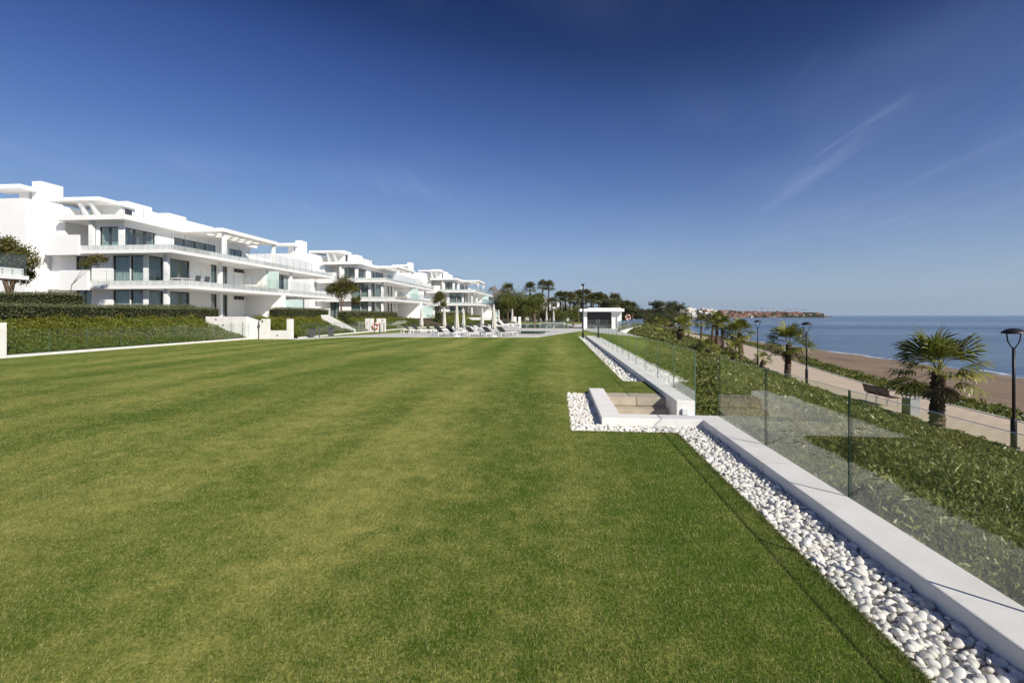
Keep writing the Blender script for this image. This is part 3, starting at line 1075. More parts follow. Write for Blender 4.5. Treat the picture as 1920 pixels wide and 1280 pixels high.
glass_fence([(-19.1, 50.4), (-18.9, 66.4)], 1.72, .05, 1.05, 'glass fence behind the sun loungers below the long hedge')
wall('garden_pillar', [(-22.75, -21.98, 17.1, 17.42, -.2, 1.42)], 'white pillar closing the end of the glass fence by the shrub bank', 'pillar')

# gate walls where the first garden comes down to the lawn
gw = empty('gate_wall', (-21.3, 33.1, 0))
tag(gw, 'white gate wall with a square notch cut out of its top beside the lawn', 'wall')
def wpoly(name, poly, t, parent, loc=(0, 0, 0), rz=0, mat='white'):
    """outline in local xz, thickness t along y"""
    n = len(poly)
    mb = MB()
    vs = [(x, 0, z) for x, z in poly] + [(x, t, z) for x, z in poly]
    fs = [tuple(range(n)), tuple(range(2 * n - 1, n - 1, -1))]
    fs += [(i, n + i, n + (i + 1) % n, (i + 1) % n) for i in range(n)]
    mb.add(vs, fs)
    return mb.build(name, M[mat], parent, loc, (0, 0, rz))
wpoly('wall_body', [(0, -.2), (2.3, -.2), (2.3, 1.45), (1.93, 1.45), (1.93, .62), (.52, .62), (.52, 1.45), (0, 1.45)], .28, gw)
MB().box(.05, .15, -.03, -.001, 1.22, 1.34).build('wall_lamp', M['grey_metal'], gw)
MB().box(1.17, 1.27, -.02, -.001, .22, .32).build('step_light', M['grey_metal'], gw)
sw = empty('stair_wall', (-25.4, 32.85, 0))
tag(sw, 'white garden stair wall with a pale door behind the glass fence', 'wall')
wpoly('wall_body', [(1.4, -.2), (3.1, -.2), (3.1, 1.62), (0, 1.62), (0, 1.15)], .25, sw)
wpoly('side_wall', [(0, -.2), (1.0, -.2), (1.0, 1.28), (0, 1.62)], .22, sw, (3.11, .02, 0), R(14))
for x in (1.95, 2.85):
    MB().box(x, x + .03, -.02, -.001, .0, 1.2).build('door_joint', M['grey_metal'], sw)
for q in ((.75, 1.38), (1.30, .95), (1.62, .55)):
    MB().box(q[0], q[0] + .10, -.03, -.001, q[1], q[1] + .09).build('wall_lamp', M['grey_metal'], sw)
gl = empty('gate_post', (-21.42, 33.0, 0)); tag(gl, 'slim grey steel gate post between the stair wall and the notched wall', 'post')
MB().tube([(0, 0, -.1), (0, 0, 1.35)], .035, 8).build('shaft', M['grey_metal'], gl)
MB().box(-.05, .05, -.06, .06, .85, 1.05).build('lock_case', M['grey_metal'], gl)

# second gate wall with the lifebuoy
lw = empty('lifebuoy_wall', (-19.75, 48.3, 0)); tag(lw, 'white wall in three pieces with a step-shaped notch and a red lifebuoy', 'wall')
wpoly('left_pier', [(0, -.2), (.44, -.2), (.44, 1.38), (0, 1.38)], .3, lw)
wpoly('middle_panel', [(.5, -.2), (1.68, -.2), (1.68, 1.38), (1.22, 1.38), (1.22, .85), (.82, .85), (.82, 1.38), (.5, 1.38)], .3, lw)
wpoly('right_pier', [(1.74, -.2), (2.1, -.2), (2.1, 1.38), (1.74, 1.38)], .3, lw)
MB().box(1.84, 1.94, -.03, -.001, 1.12, 1.24).build('wall_lamp', M['grey_metal'], lw)

def lifebuoy(loc, label, rot=(R(90), 0, 0), s=1.0):
    root = empty('lifebuoy', loc); tag(root, label, 'lifebuoy', 'lifebuoys round the pool')
    root.rotation_euler = rot
    Rm, r, n = .29 * s, .075 * s, 32
    for q in range(8):
        mb = MB()
        k0, k1 = q * n // 8, (q + 1) * n // 8
        pts = [(Rm * math.cos(2 * PI * k / n), Rm * math.sin(2 * PI * k / n), 0) for k in range(k0, k1 + 1)]
        mb.tube(pts, r if q % 2 == 0 else r * 1.02, 8, cap=False)
        mb.build('ring_section', M['orange'] if q % 2 == 0 else M['buoywhite'], root, smooth=True)
    return root
lifebuoy((-18.62, 48.21, .62), 'red and white lifebuoy hanging on the three-piece white wall')

# stair cheek wall between the two
cw = empty('stair_wall', (-22.3, 44.5, 0)); tag(cw, 'sloping white stair wall descending to the lifebuoy wall', 'wall')
wpoly('wall_body', [(0, 0), (3.1, -.1), (3.1, .35), (.3, 1.75), (-.3, 1.75)], .25, cw)
cw = empty('stair_wall', (-12.3, 82.5, 0)); tag(cw, 'sloping white stair wall with level top beyond the parasols', 'wall')
wpoly('wall_body', [(-3.5, .9), (1.2, .9), (1.2, -.1), (4.1, -.1), (4.1, .2), (1.5, 1.35), (-3.5, 1.35)], .25, cw)
for i, x in enumerate((-8.2, -7.35)):
    wall('garden_pillar', [(x, x + .5, 91.0, 91.3, -.2, 1.45)], 'one of a pair of square white pillars beyond the far loungers', 'pillar')["group"] = 'pair of white pillars'

# hedges and the shrub banks
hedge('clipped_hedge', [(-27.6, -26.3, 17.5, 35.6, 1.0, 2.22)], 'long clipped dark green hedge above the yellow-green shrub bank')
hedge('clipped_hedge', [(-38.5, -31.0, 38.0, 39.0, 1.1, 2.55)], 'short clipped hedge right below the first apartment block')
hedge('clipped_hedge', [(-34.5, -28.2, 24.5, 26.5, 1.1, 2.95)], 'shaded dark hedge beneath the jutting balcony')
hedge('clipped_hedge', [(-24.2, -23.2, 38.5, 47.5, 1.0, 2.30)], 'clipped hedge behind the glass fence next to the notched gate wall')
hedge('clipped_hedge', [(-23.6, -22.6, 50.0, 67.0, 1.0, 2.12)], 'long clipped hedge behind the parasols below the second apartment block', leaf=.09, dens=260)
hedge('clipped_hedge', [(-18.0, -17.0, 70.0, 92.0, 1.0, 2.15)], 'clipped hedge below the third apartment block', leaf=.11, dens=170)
def shrub_bank(name, y0, y1, depth, n, leaf, label, hm=.62):
    y = y0 + rng.random(n) * (y1 - y0)
    xk = np.array([x_kerb(q) for q in y])
    t = rng.random(n)
    x = xk - .25 - t * depth
    z = np.array([float(garden_z(a, b)) for a, b in zip(x, y)])
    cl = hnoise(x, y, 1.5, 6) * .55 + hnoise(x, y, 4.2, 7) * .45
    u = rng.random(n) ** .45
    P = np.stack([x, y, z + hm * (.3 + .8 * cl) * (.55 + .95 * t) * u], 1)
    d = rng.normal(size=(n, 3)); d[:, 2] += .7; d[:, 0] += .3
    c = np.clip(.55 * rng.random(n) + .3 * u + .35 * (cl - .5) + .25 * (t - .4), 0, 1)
    o = link(name, np_mesh(name, leaf_verts(P, leaf * (.7 + .6 * rng.random(n)), leaf * .48, dirs=d), 4, M['bank'], c))
    tag(o, label, 'shrubs', kind='stuff')
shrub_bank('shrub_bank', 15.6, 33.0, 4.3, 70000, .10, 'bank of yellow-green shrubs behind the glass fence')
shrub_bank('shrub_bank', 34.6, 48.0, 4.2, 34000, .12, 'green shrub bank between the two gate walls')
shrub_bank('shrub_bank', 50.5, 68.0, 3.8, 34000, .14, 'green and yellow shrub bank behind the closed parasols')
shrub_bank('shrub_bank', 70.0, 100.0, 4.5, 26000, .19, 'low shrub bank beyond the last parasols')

# posts and bins at the garden edge
def grey_post(loc, label, h=.95):
    o = MB().tube([(0, 0, -.02), (0, 0, h)], .045, 10).build('bollard', M['grey_metal'], None, loc)
    tag(o, label, 'bollard', 'grey bollards at the garden edge')
for x, y in ((-18.2, 35.6), (-17.75, 36.3), (-16.15, 41.6), (-15.85, 42.1), (-17.4, 46.1), (-17.1, 46.5)):
    grey_post((x, y, .0), 'slim dark grey bollard on the pale edging by the glass fence')
for (x, y, w) in ((-18.55, 35.2, .36), (-17.9, 36.9, .36)):
    b = empty('litter_bin', (x, y, 0)); tag(b, 'square dark litter bin close against the notched gate wall' if x < -18 else 'square dark litter bin standing clear of the gate wall, past the first two bollards', 'bin', 'dark litter bins')
    MB().box(-w / 2, w / 2, -.17, .17, .12, .70).build('body', M['grey_metal'], b)
    MB().box(-w / 2 - .02, w / 2 + .02, -.19, .19, .70, .74).build('lid', M['dark_metal'], b)
    MB().box(-.04, .04, -.04, .04, 0, .12).build('foot', M['dark_metal'], b)

# ------------------------------------------------------------------ apartment blocks
def room_wall(mb, fixed, axis, a0, a1, z0, z1, holes, t):
    """outer skin with real openings; axis 'y': skin lies at x = fixed, runs along y; 'x' the other way"""
    cuts = sorted(holes)
    p = a0
    def put(u0, u1, w0, w1):
        if u1 - u0 < 1e-4 or w1 - w0 < 1e-4: return
        if axis == 'y': mb.box(fixed - t, fixed, u0, u1, w0, w1)
        else: mb.box(u0, u1, fixed, fixed + t, w0, w1)
    for (u0, u1, w0, w1) in cuts:
        put(p, u0, z0, z1)
        put(u0, u1, z0, w0)
        put(u0, u1, w1, z1)
        p = u1
    put(p, a1, z0, z1)

def window(parent, fixed, axis, u0, u1, z0, z1, npanes, curtain, depth=.12):
    w = empty('window', (0, 0, 0)); w.parent = parent
    def bx(a0, a1, b0, b1, d0, d1):
        return MB().box(fixed - d1, fixed - d0, a0, a1, b0, b1) if axis == 'y' else MB().box(a0, a1, fixed + d0, fixed + d1, b0, b1)
    fr = MB(); fw = .09
    def put(a0, a1, b0, b1):
        q = bx(a0, a1, b0, b1, depth, depth + .08)
        fr.add(q.v, q.f)
    put(u0, u1, z0, z0 + fw * .7); put(u0, u1, z1 - fw * .7, z1)
    for i in range(npanes + 1):
        c = u0 + (u1 - u0) * i / npanes
        put(max(u0, c - fw), min(u1, c + fw), z0 + fw * .7, z1 - fw * .7)
    fr.build('frame', M['frame'], w)
    for i in range(npanes):
        a = u0 + (u1 - u0) * i / npanes + fw; b = u0 + (u1 - u0) * (i + 1) / npanes - fw
        bx(a, b, z0 + fw * .7, z1 - fw * .7, depth + .03, depth + .04).build('pane', M['pane'], w)
    if curtain:
        n = int((u1 - u0) / .05)
        mb = MB(); vs = []
        for i in range(n + 1):
            u = u0 + .05 + (u1 - u0 - .1) * i / n
            d = depth + .24 + .045 * math.sin(i * 1.9) + .02 * math.sin(i * .7)
            for z in (z0 + .02, z0 + .02 + (z1 - z0 - .05) * curtain):
                vs.append((fixed - d, u, z) if axis == 'y' else (u, fixed + d, z))
        mb.add(vs, [(2 * i, 2 * i + 1, 2 * i + 3, 2 * i + 2) for i in range(n)])
        mb.build('curtain', M['curtain'], w)
    return w

def balustrade(parent, pts, z0, z1, pw=1.55):
    for (xa, ya), (xb, yb) in zip(pts[:-1], pts[1:]):
        L = math.hypot(xb - xa, yb - ya); n = max(1, round(L / pw)); w = L / n
        a = math.atan2(yb - ya, xb - xa)
        me = pane_mesh(w, z0, z1, .02, 'glass2')
        st = MB()
        for sx in (.15, .5, .85):
            for sz in (.12, .34):
                st.box(w * sx - .02, w * sx + .02, -.03, .03, z0 + sz - .02, z0 + sz + .02)
        sm = st.mesh('fixing_studs', M['grey_metal'])
        for i in range(n):
            k = i / n
            loc = (xa + (xb - xa) * k, ya + (yb - ya) * k, 0)
            p = link('glass_panel', me, parent, loc, (0, 0, a))
            q = link('fixing_studs', sm, p); q["kind"] = 'stuff'

ZG, S1B, S2B, RB = 1.2, 4.1, 7.3, 10.4      # ground floor, slab undersides, roof underside

def apartment_block():
    b = empty('apartment_block', (0, 0, 0))
    core = MB()
    core.box(-13.6, -4.3, 1.75, 29.0, ZG - .2, S1B)
    core.box(-13.6, -4.3, 1.75, 24.4, S1B + .3, S2B)
    core.box(-13.6, -6.5, 4.2, 19.3, S2B + .3, RB)
    core.build('inner_wall', M['room'], b)
    # floor slabs: lip and set-back upstand
    def slab(name, a0, a1, b0, b1, zb):
        s = MB().box(a0, a1, b0, b1, zb, zb + .28).build(name, M['soffit'], b)
        MB().box(a0 + .0, a1 - .10, b0 + .10, b0 + .34, zb + .281, zb + .74).build('upstand', M['bwhite'], s)
        MB().box(a1 - .34, a1 - .10, b0 + .341, b1 - .1, zb + .281, zb + .74).build('upstand', M['bwhite'], s)
        return s
    slab('floor_slab', -13.0, 1.0, .3, 29.6, S1B)
    slab('floor_slab', -13.0, -.35, 0.0, 31.0, S2B)
    MB().box(-12.0, -5.1, .2, 19.6, RB, RB + .45).build('roof', M['bwhite'], b)
    MB().box(-13.6, 3.6, .3, 31.5, ZG - .12, ZG - .002).build('terrace_paving', M['deck'], b)
    sea = [(1.25, 2.95, 0, 1), (3.25, 6.25, 0, 1), (9.3, 10.25, 0, 1), (11.0, 11.95, 0, 1), (13.0, 15.0, 2, 3), (22.0, 24.5, 0, 1)]
    for zf, zc in ((ZG, S1B), (S1B + .3, S2B)):
        holes = [(u, v, (zf + .02 if k == 0 else zc - .55), (zc - .06 if k == 0 else zc - .12)) for u, v, k, _ in sea]
        mb = MB()
        room_wall(mb, -3.7, 'y', 1.2, 28.8 if zf == ZG else 24.4, zf, zc - .002, holes, .5)
        front = [(-11.0, -9.4, zf + .02, zc - .06), (-7.25, -5.55, zf + .02, zc - .06), (-5.5, -3.85, zf + .02, zc - .06)]
        room_wall(mb, 1.2, 'x', -13.6, -4.2, zf, zc - .002, front, .5)
        mb.build('wall', M['bwhite'], b)
        for i, (u, v, z0, z1) in enumerate(holes):
            window(b, -3.7, 'y', u, v, z0, z1, (1, 1, 1, 1, 3, 2)[i], (.97, .97, .97, .97, 0, 0)[i] if zf == ZG else (0, .0, .97, 0, 0, 0)[i])
        window(b, 1.2, 'x', -11.0, -9.4, zf + .02, zc - .06, 2, .97)
        window(b, 1.2, 'x', -7.25, -5.55, zf + .02, zc - .06, 1, .97)
        window(b, 1.2, 'x', -5.5, -3.85, zf + .02, zc - .06, 1, .97 if zf == ZG else .45)
    zf, zc = S2B + .3, RB
    mb = MB()
    hs = [(1.1, 4.5, zf, 9.85), (6.8, 13.0, zf, 9.85), (15.3, 17.7, zf, 9.85)]
    room_wall(mb, -5.9, 'y', 1.0, 19.3, zf, zc - .002, hs, .5)
    room_wall(mb, 1.0, 'x', -8.6, -6.4, zf, zc - .002, [(-8.4, -6.5, zf, 9.9)], .5)
    mb.box(-8.75, -8.6, 1.0, 4.2, zf, zc - .002)
    mb.box(-13.6, -11.9, 1.0, 4.2, zf, zc - .002)
    mb.box(-11.9, -8.75, 3.7, 4.19, zf, zc - .002)
    mb.build('wall', M['bwhite'], b)
    for (u, v, z0, z1), n in zip(hs, (3, 4, 2)): window(b, -5.9, 'y', u, v, z0 + .3, z1, n, 0)
    window(b, 1.0, 'x', -8.4, -6.5, zf + .02, 9.9, 2, .4)
    MB().box(-8.0, -6.5, 1.6, 4.1, zf, zf + .02).build('floor_finish', M['deck'], b)
    # solid balcony fronts
    MB().box(-12.55, -9.35, -.12, .09, S2B - .12, S2B + 1.70).build('balcony_front', M['bwhite'], b)
    MB().box(-11.5, -8.7, .12, .39, S1B - .10, S1B + 1.72).build('balcony_front', M['bwhite'], b)
    balustrade(b, [(-9.3, .085), (-.44, .085), (-.44, 30.9)], S2B + .30, S2B + 1.74)
    balustrade(b, [(-8.65, .385), (.91, .385), (.91, 29.5)], S1B + .30, S1B + 1.74)
    # columns
    for (a, y, z0, z1) in ((-1.6, .9, ZG, S1B), (-1.6, 7.9, ZG, S1B), (-1.6, .9, S1B + .28, S2B), (-1.6, 7.9, S1B + .28, S2B),
                           (-.2, 20.4, ZG - .2, S1B), (-1.0, 20.4, S1B + .28, S2B), (-1.2, 8.0, S2B + .28, RB), (-1.2, 16.9, S2B + .28, RB), (-8.9, .75, S2B + .28, RB)):
        MB().box(a - .17, a + .17, y - .17, y + .17, z0, z1 - .002).build('column', M['bwhite'], b)
    # perforated pergola canopy: ring plates round real holes
    per = MB()
    a0, a1, y0, y1 = -5.1, -.8, 7.2, 17.2
    cols, rows, n = 4, 8, 16
    cw, ch = (a1 - a0) / cols, (y1 - y0) / rows
    for i in range(cols):
        for j in range(rows):
            cxx, cyy = a0 + cw * (i + .5), y0 + ch * (j + .5)
            hole = 0 < i < cols - 1 and 0 < j < rows - 1
            if not hole:
                per.box(a0 + cw * i, a0 + cw * (i + 1), y0 + ch * j, y0 + ch * (j + 1), RB + .02, RB + .40)
                continue
            r = min(cw, ch) * .40
            vs = []
            for z in (RB + .02, RB + .40):
                for k in range(n):
                    t = 2 * PI * k / n
                    vs.append((cxx + r * math.cos(t), cyy + r * math.sin(t), z))
                for k in range(n):
                    t = 2 * PI * k / n
                    cc, ss = math.cos(t), math.sin(t)
                    q = 1 / max(abs(cc), abs(ss))
                    vs.append((cxx + cw * .5 * cc * q, cyy + ch * .5 * ss * q, z))
            fs = []
            for k in range(n):
                l = (k + 1) % n
                fs += [(k, n + k, n + l, l), (2 * n + k, 2 * n + l, 3 * n + l, 3 * n + k), (k, l, 2 * n + l, 2 * n + k)]
            per.add(vs, fs)
    per.build('pergola_roof', M['soffit'], b)
    # cross walls with frosted glass ends
    d = MB().box(-4.2, -1.1, 15.1, 15.35, S1B + .28, S2B - .002).build('dividing_wall', M['bwhite'], b)
    MB().box(-1.1, .5, 15.2, 15.24, S1B + .6, S2B - .3).build('frosted_screen', M['frost'], d)
    d = MB().box(-4.2, 1.3, 15.1, 15.35, ZG - .3, S1B - .002).build('dividing_wall', M['bwhite'], b)
    MB().box(1.3, 3.5, 15.2, 15.24, ZG - .4, S1B - .5).build('frosted_screen', M['frost'], d)
    MB().box(-6.4, -6.0, 19.6, 24.3, S2B + .28, S2B + 2.2).build('terrace_wall', M['bwhite'], b)
    # stair core and roof-top volumes
    MB().box(-28, -13.61, -1.0, 26, ZG - .6, 12.2).build('stair_core', M['bwhite'], b)
    MB().box(-13.6, -10.2, 5.0, 18.2, RB + .451, 13.0).build('penthouse', M['bwhite'], b)
    o = MB().box(-15.5, -9.9, 2.4, 6.4, 12.75, 13.08).build('penthouse_canopy', M['bwhite'], b)
    MB().prism_x([(2.5, 12.75), (2.9, 12.75), (3.9, 11.0), (3.5, 11.0)], -12.4, -12.1).build('raking_beam', M['bwhite'], b)
    MB().prism_x([(2.5, 12.75), (2.9, 12.75), (3.9, 11.0), (3.5, 11.0)], -11.2, -10.9).build('raking_beam', M['bwhite'], b)
    MB().box(-10.2, -10.15, 5.5, 6.3, 10.95, 12.6).build('roof_door', M['dusk'], b)
    MB().box(-13.4, -10.9, 6.5, 9.6, 13.001, 13.62).build('roof_box', M['bwhite'], b)
    MB().box(-13.0, -10.6, 11.6, 14.2, 13.001, 13.45).build('roof_box', M['bwhite'], b)
    MB().box(-12.5, -9.0, 19.6, 24.0, S2B + .28, 9.6).build('rear_volume', M['bwhite'], b)
    MB().box(-18.9, -17.9, 4.0, 6.2, 12.201, 15.2).build('chimney', M['bwhite'], b)
    MB().box(-22.3, -18.3, 2.4, 4.6, 14.1, 14.5).build('roof_canopy', M['bwhite'], b)
    MB().box(-20.2, -19.2, 3.9, 4.4, 12.201, 14.099).build('canopy_pier', M['bwhite'], b)
    balustrade(b, [(-11.8, .45), (-5.45, .45), (-5.45, 6.9)], RB + .2, RB + 1.35, 1.9)
    return b

B1 = apartment_block()
B1.location = (-33.8, 40.0, 0)
tag(B1, 'white three-storey apartment block with a holed pergola, standing tallest above the clipped hedge', 'apartment block', 'white apartment blocks in a row')
B2 = copy_tree(B1); B2.location = (-28.1, 79.1, 0)
B2["label"] = 'middle white apartment block, behind the long hedge and the three-piece lifebuoy wall'
B3 = copy_tree(B1); B3.location = (-19.3, 116.6, 0)
B3["label"] = 'farthest white apartment block of the row, next to the round dark green trees'

# end of the neighbouring block's terrace
nb = empty('neighbour_terrace', (-41, 20, 0))
tag(nb, 'jutting end of a neighbouring white balcony with studded glass and a tree behind it', 'balcony')
MB().box(-8, 4.6, -12, 10.2, 4.15, 4.42).build('floor_slab', M['soffit'], nb)
MB().box(4.15, 4.42, -12, 10.0, 4.421, 4.9).build('upstand', M['bwhite'], nb)
MB().box(-8, 4.14, 9.7, 10.0, 4.421, 4.9).build('upstand', M['bwhite'], nb)
balustrade(nb, [(4.5, -12), (4.5, 10.1), (-7, 10.1)], 4.44, 5.85, 1.75)
MB().box(2.2, 2.5, 8.2, 8.5, 1.0, 4.149).build('column', M['bwhite'], nb)
MB().box(-8, -1.5, -12, 9.0, 1.0, 4.149).build('wall', M['bwhite'], nb)

# terrace furniture that shows
def terrace_table(loc, label):
    t = empty('terrace_table', loc); tag(t, label, 'table')
    MB().box(-.6, .6, -1.6, 1.6, .72, .78).build('table_top', M['wframe'], t)
    for a in (-.52, .52):
        for y in (-1.5, 1.5):
            MB().box(a - .04, a + .04, y - .04, y + .04, 0, .719).build('leg', M['wframe'], t)
terrace_table((-34.9, 43.0, 4.385), 'long white dining table on the first block\'s middle balcony')
def armchair(loc, rz, label, group, mat='wframe'):
    c = empty('terrace_chair', loc, rz); tag(c, label, 'chair', group)
    MB().box(-.3, .3, -.3, .3, .38, .46).build('seat', M[mat], c)
    MB().prism_x([(.24, .46), (.30, .46), (.44, 1.05), (.38, 1.05)], -.3, .3).build('backrest', M[mat], c)
    for a in (-.26, .26):
        for y in (-.26, .26):
            MB().box(a - .02, a + .02, y - .02, y + .02, 0, .379).build('leg', M[mat], c)
for k, (x, y, r) in enumerate(((-36.0, 42.0, 1.57), (-36.0, 43.0, 1.57), (-36.0, 44.0, 1.57), (-33.9, 42.4, -1.57), (-33.9, 43.6, -1.57))):
    armchair((x, y, 4.385), r, 'dark grey chair at the long white balcony table', 'chairs at the balcony table', 'grey_metal')
for x, y, r in ((-30.3, 81.0, 2.6), (-29.3, 82.2, 2.2)):
    armchair((x, y, 4.385), r, 'white easy chair on the second block\'s middle balcony', 'white balcony chairs')
def daybed(loc, rz, label, mat):
    root = empty('curved_sofa', loc, rz); tag(root, label, 'sofa')
    s = MB()
    n = 18
    prof = [(1.35, 0), (1.42, .15), (1.38, .55), (1.25, .78), (1.05, .78), (.98, .45)]
    vs = [(r * math.cos(R(-20 + 220 * k / n)), r * math.sin(R(-20 + 220 * k / n)), z) for k in range(n + 1) for r, z in prof]
    q = len(prof)
    s.add(vs, [(k * q + i, (k + 1) * q + i, (k + 1) * q + i + 1, k * q + i + 1) for k in range(n) for i in range(q - 1)])
    s.build('backrest', M[mat], root, smooth=True)
    MB().lathe([(0, .42), (.9, .42), (1.0, .36), (1.0, .05)], 24).build('seat', M[mat], root, smooth=True)
daybed((-34.6, 52.6, 4.385), R(200), 'rounded cream sofa on the first block\'s middle balcony', 'canvas')
daybed((-29.2, 88.0, 4.385), R(200), 'rounded tan wicker sofa on the second block\'s middle balcony', 'stone')

# ornamental trees between the blocks
leafy_tree('garden_tree', (-40.6, 32.3, 1.15), 'bushy tree with a bare trunk beside the jutting balcony', [(-1.0, 0, 4.7, 1.1), (.2, .3, 5.0, 1.1), (-.3, -.4, 5.6, 1.0), (.9, 0, 4.5, .9), (-.6, .2, 3.9, .8), (.7, .2, 3.6, .7)], 1.9, .17, 2200, 'olive', .2, lean=(.1, 0), seed=1)
leafy_tree('garden_tree', (-40.6, 36.6, 1.15), 'small leaning tree whose one leafy branch rests against the first block\'s balcony', [(1.3, 1.1, 5.2, .55), (.8, .8, 5.0, .5), (1.8, 1.2, 5.35, .45)], 3.2, .13, 520, 'olive', .035, lean=(.0, .4), seed=2)
leafy_tree('garden_tree', (-28.0, 60.6, 1.15), 'umbrella-shaped tree with a slim pale trunk in front of the second block', [(-.9, 0, 4.0, 1.0), (.3, 0, 4.7, 1.1), (1.1, .2, 4.1, .9), (0, -.3, 3.6, .9), (1.9, .3, 2.5, .55)], 1.9, .18, 1700, 'olive', .13, seed=3)
leafy_tree('garden_tree', (-23.3, 94.0, 1.15), 'round-headed tree in front of the third block', [(-.6, 0, 3.7, 1.0), (.5, 0, 4.0, 1.0), (0, 0, 4.6, .8), (.9, 0, 2.9, .6)], 1.9, .22, 900, 'olive', .12, seed=4)

# ------------------------------------------------------------------ pool terrace
deck_poly = [(-19.0, 32.6), (-18.4, 32.4), (-16.6, 36.3), (-13.8, 36.85), (-1.56, 37.4), (3.2, 56.0), (3.2, 52.2), (5.73, 46.75), (7.91, 56.4), (13.8, 79.1), (13.2, 92), (-9.5, 96),
             (-10.5, 72), (-14.5, 64), (-14.6, 47), (-16.6, 40.2), (-18.8, 34.6)]
def deck_mat():
    m, nt, out = new_mat("pool_deck_tiles")
    p = principled(nt, out, .65, .3)
    pos = position(nt)
    br = nd(nt, "ShaderNodeTexBrick")
    br.inputs['Color1'].default_value = (.64, .62, .57, 1); br.inputs['Color2'].default_value = (.57, .55, .51, 1)
    br.inputs['Mortar'].default_value = (.40, .38, .35, 1)
    br.inputs['Scale'].default_value = 1.0; br.inputs['Mortar Size'].default_value = .008
    br.inputs['Brick Width'].default_value = 1.2; br.inputs['Row Height'].default_value = .6
    nt.links.new(pos, br.inputs['Vector'])
    nt.links.new(br.outputs['Color'], p.inputs['Base Color'])
    return m
M['tiles'] = deck_mat()
o = MB().prism(deck_poly, -.6, .03).build('pool_deck', M['tiles']); o["kind"] = 'structure'
def pool(poly, label):
    root = empty('swimming_pool', (poly[0][0], poly[0][1], 0)); tag(root, label, 'pool')
    lp = [(x - poly[0][0], y - poly[0][1]) for x, y in poly]
    cx = sum(p[0] for p in lp) / len(lp); cy = sum(p[1] for p in lp) / len(lp)
    rim = [(x + (x - cx) * .03, y + (y - cy) * .03) for x, y in lp]
    MB().prism(rim, .0, .045).build('coping', M['deck'], root)
    MB().prism(lp, .01, .052).build('water', M['pool'], root)
pool([(-6.6, 43.2), (-1.4, 43.2), (-.6, 51.0), (-6.8, 51.0)], 'small green-tinted pool beside the front row of loungers')
pool([(-5.0, 62.2), (2.6, 62.4), (1.6, 89.0), (-6.6, 88.0)], 'large green-tinted pool in front of the round trees')

# pool house
ph = empty('pool_house', (3.05, 62.6, .03)); tag(ph, 'flat-roofed white pool house with a dark shuttered bar front', 'pool house')
MB().box(-.2, 5.35, -.7, 4.2, 2.15, 2.52).build('roof', M['bwhite'], ph)
MB().box(.85, 5.0, -.4, 3.9, 2.521, 2.62).build('roof_upstand', M['bwhite'], ph)
MB().box(.30, .75, .0, 4.0, 0, 2.149).build('side_wall', M['bwhite'], ph)
MB().box(3.85, 5.0, .0, 4.0, 0, 2.149).build('side_wall', M['bwhite'], ph)
MB().box(.76, 3.84, 3.6, 3.9, 0, 2.149).build('back_wall', M['bwhite'], ph)
for i in range(6):
    x = .77 + .512 * i
    MB().box(x, x + .50, .35, .40, .02, 2.12).build('shutter_leaf', M['frame'], ph)
MB().box(.76, 3.84, .20, .349, .98, 1.04).build('bar_ledge', M['grey_metal'], ph)
MB().box(.2, .32, -.55, -.43, 0, 2.149).build('post', M['bwhite'], ph)
MB().box(4.9, 5.02, -.55, -.43, 0, 2.149).build('post', M['bwhite'], ph)
lifebuoy((8.9, 62.3, 1.45), 'red and white lifebuoy on a slim post beside the pool house')
MB().tube([(0, 0, 0), (0, 0, 1.5)], .03, 8).build('lifebuoy_post', M['wframe'], None, (8.9, 62.42, .03))
tag(bpy.data.objects['lifebuoy_post'], 'slim white post carrying the lifebuoy beside the pool house', 'post')
glass_fence([(3.2, 52.3), (5.73, 46.85), (7.9, 56.4), (13.7, 79.0), (13.1, 91.5)], 1.8, .03, 1.15, 'glass fence round the pool terrace corner by the pool house')
kerb([(5.75, 46.8), (7.95, 56.4), (13.85, 79.1)], 'white plinth under the pool terrace glass fence', .3, .12)
glass_fence([(-10.2, 93.5), (3, 92.5)], 1.8, .03, 1.0, 'distant glass fence behind the large pool')
o = MB().prism([(5.75, 46.5), (6.45, 46.3), (6.85, 40.0), (6.5, 34.0), (6.05, 34.0), (6.35, 40.0)], -.4, .012).build('garden_path', M['stone']); o["kind"] = 'structure'

# sun loungers
def lounger_proto():
    l = empty('sun_lounger', (0, 0, 0))
    for sx in (-1, 1):
        MB().box(sx * .35 - .025, sx * .35 + .025, -1.0, 1.0, .28, .33).build('side_rail', M['wframe'], l)
        for y in (-.95, .95):
            MB().box(sx * .35 - .025, sx * .35 + .025, y - .025, y + .025, 0, .28).build('leg', M['wframe'], l)
    MB().box(-.325, .325, .95, 1.0, .28, .33).build('end_rail', M['wframe'], l)
    MB().box(-.325, .325, -1.0, -.95, .28, .33).build('end_rail', M['wframe'], l)
    MB().box(-.32, .32, -.34, .94, .30, .345).build('seat', M['canvas'], l)
    bk = MB()
    c, s = math.cos(R(38)), math.sin(R(38))
    vs = []
    for t, k in ((0, 0), (.66, 0), (.66, .04), (0, .04)):
        for x in (-.33, .33):
            vs.append((x, -.32 - t * c - k * s * -1 * 0, .33 + t * s + k))
    bk.add(vs, [(0, 1, 3, 2), (4, 5, 7, 6), (2, 3, 5, 4), (0, 6, 7, 1), (0, 2, 4, 6), (1, 7, 5, 3)])
    bk.build('backrest', M['sling'], l)
    return l
LP = lounger_proto()
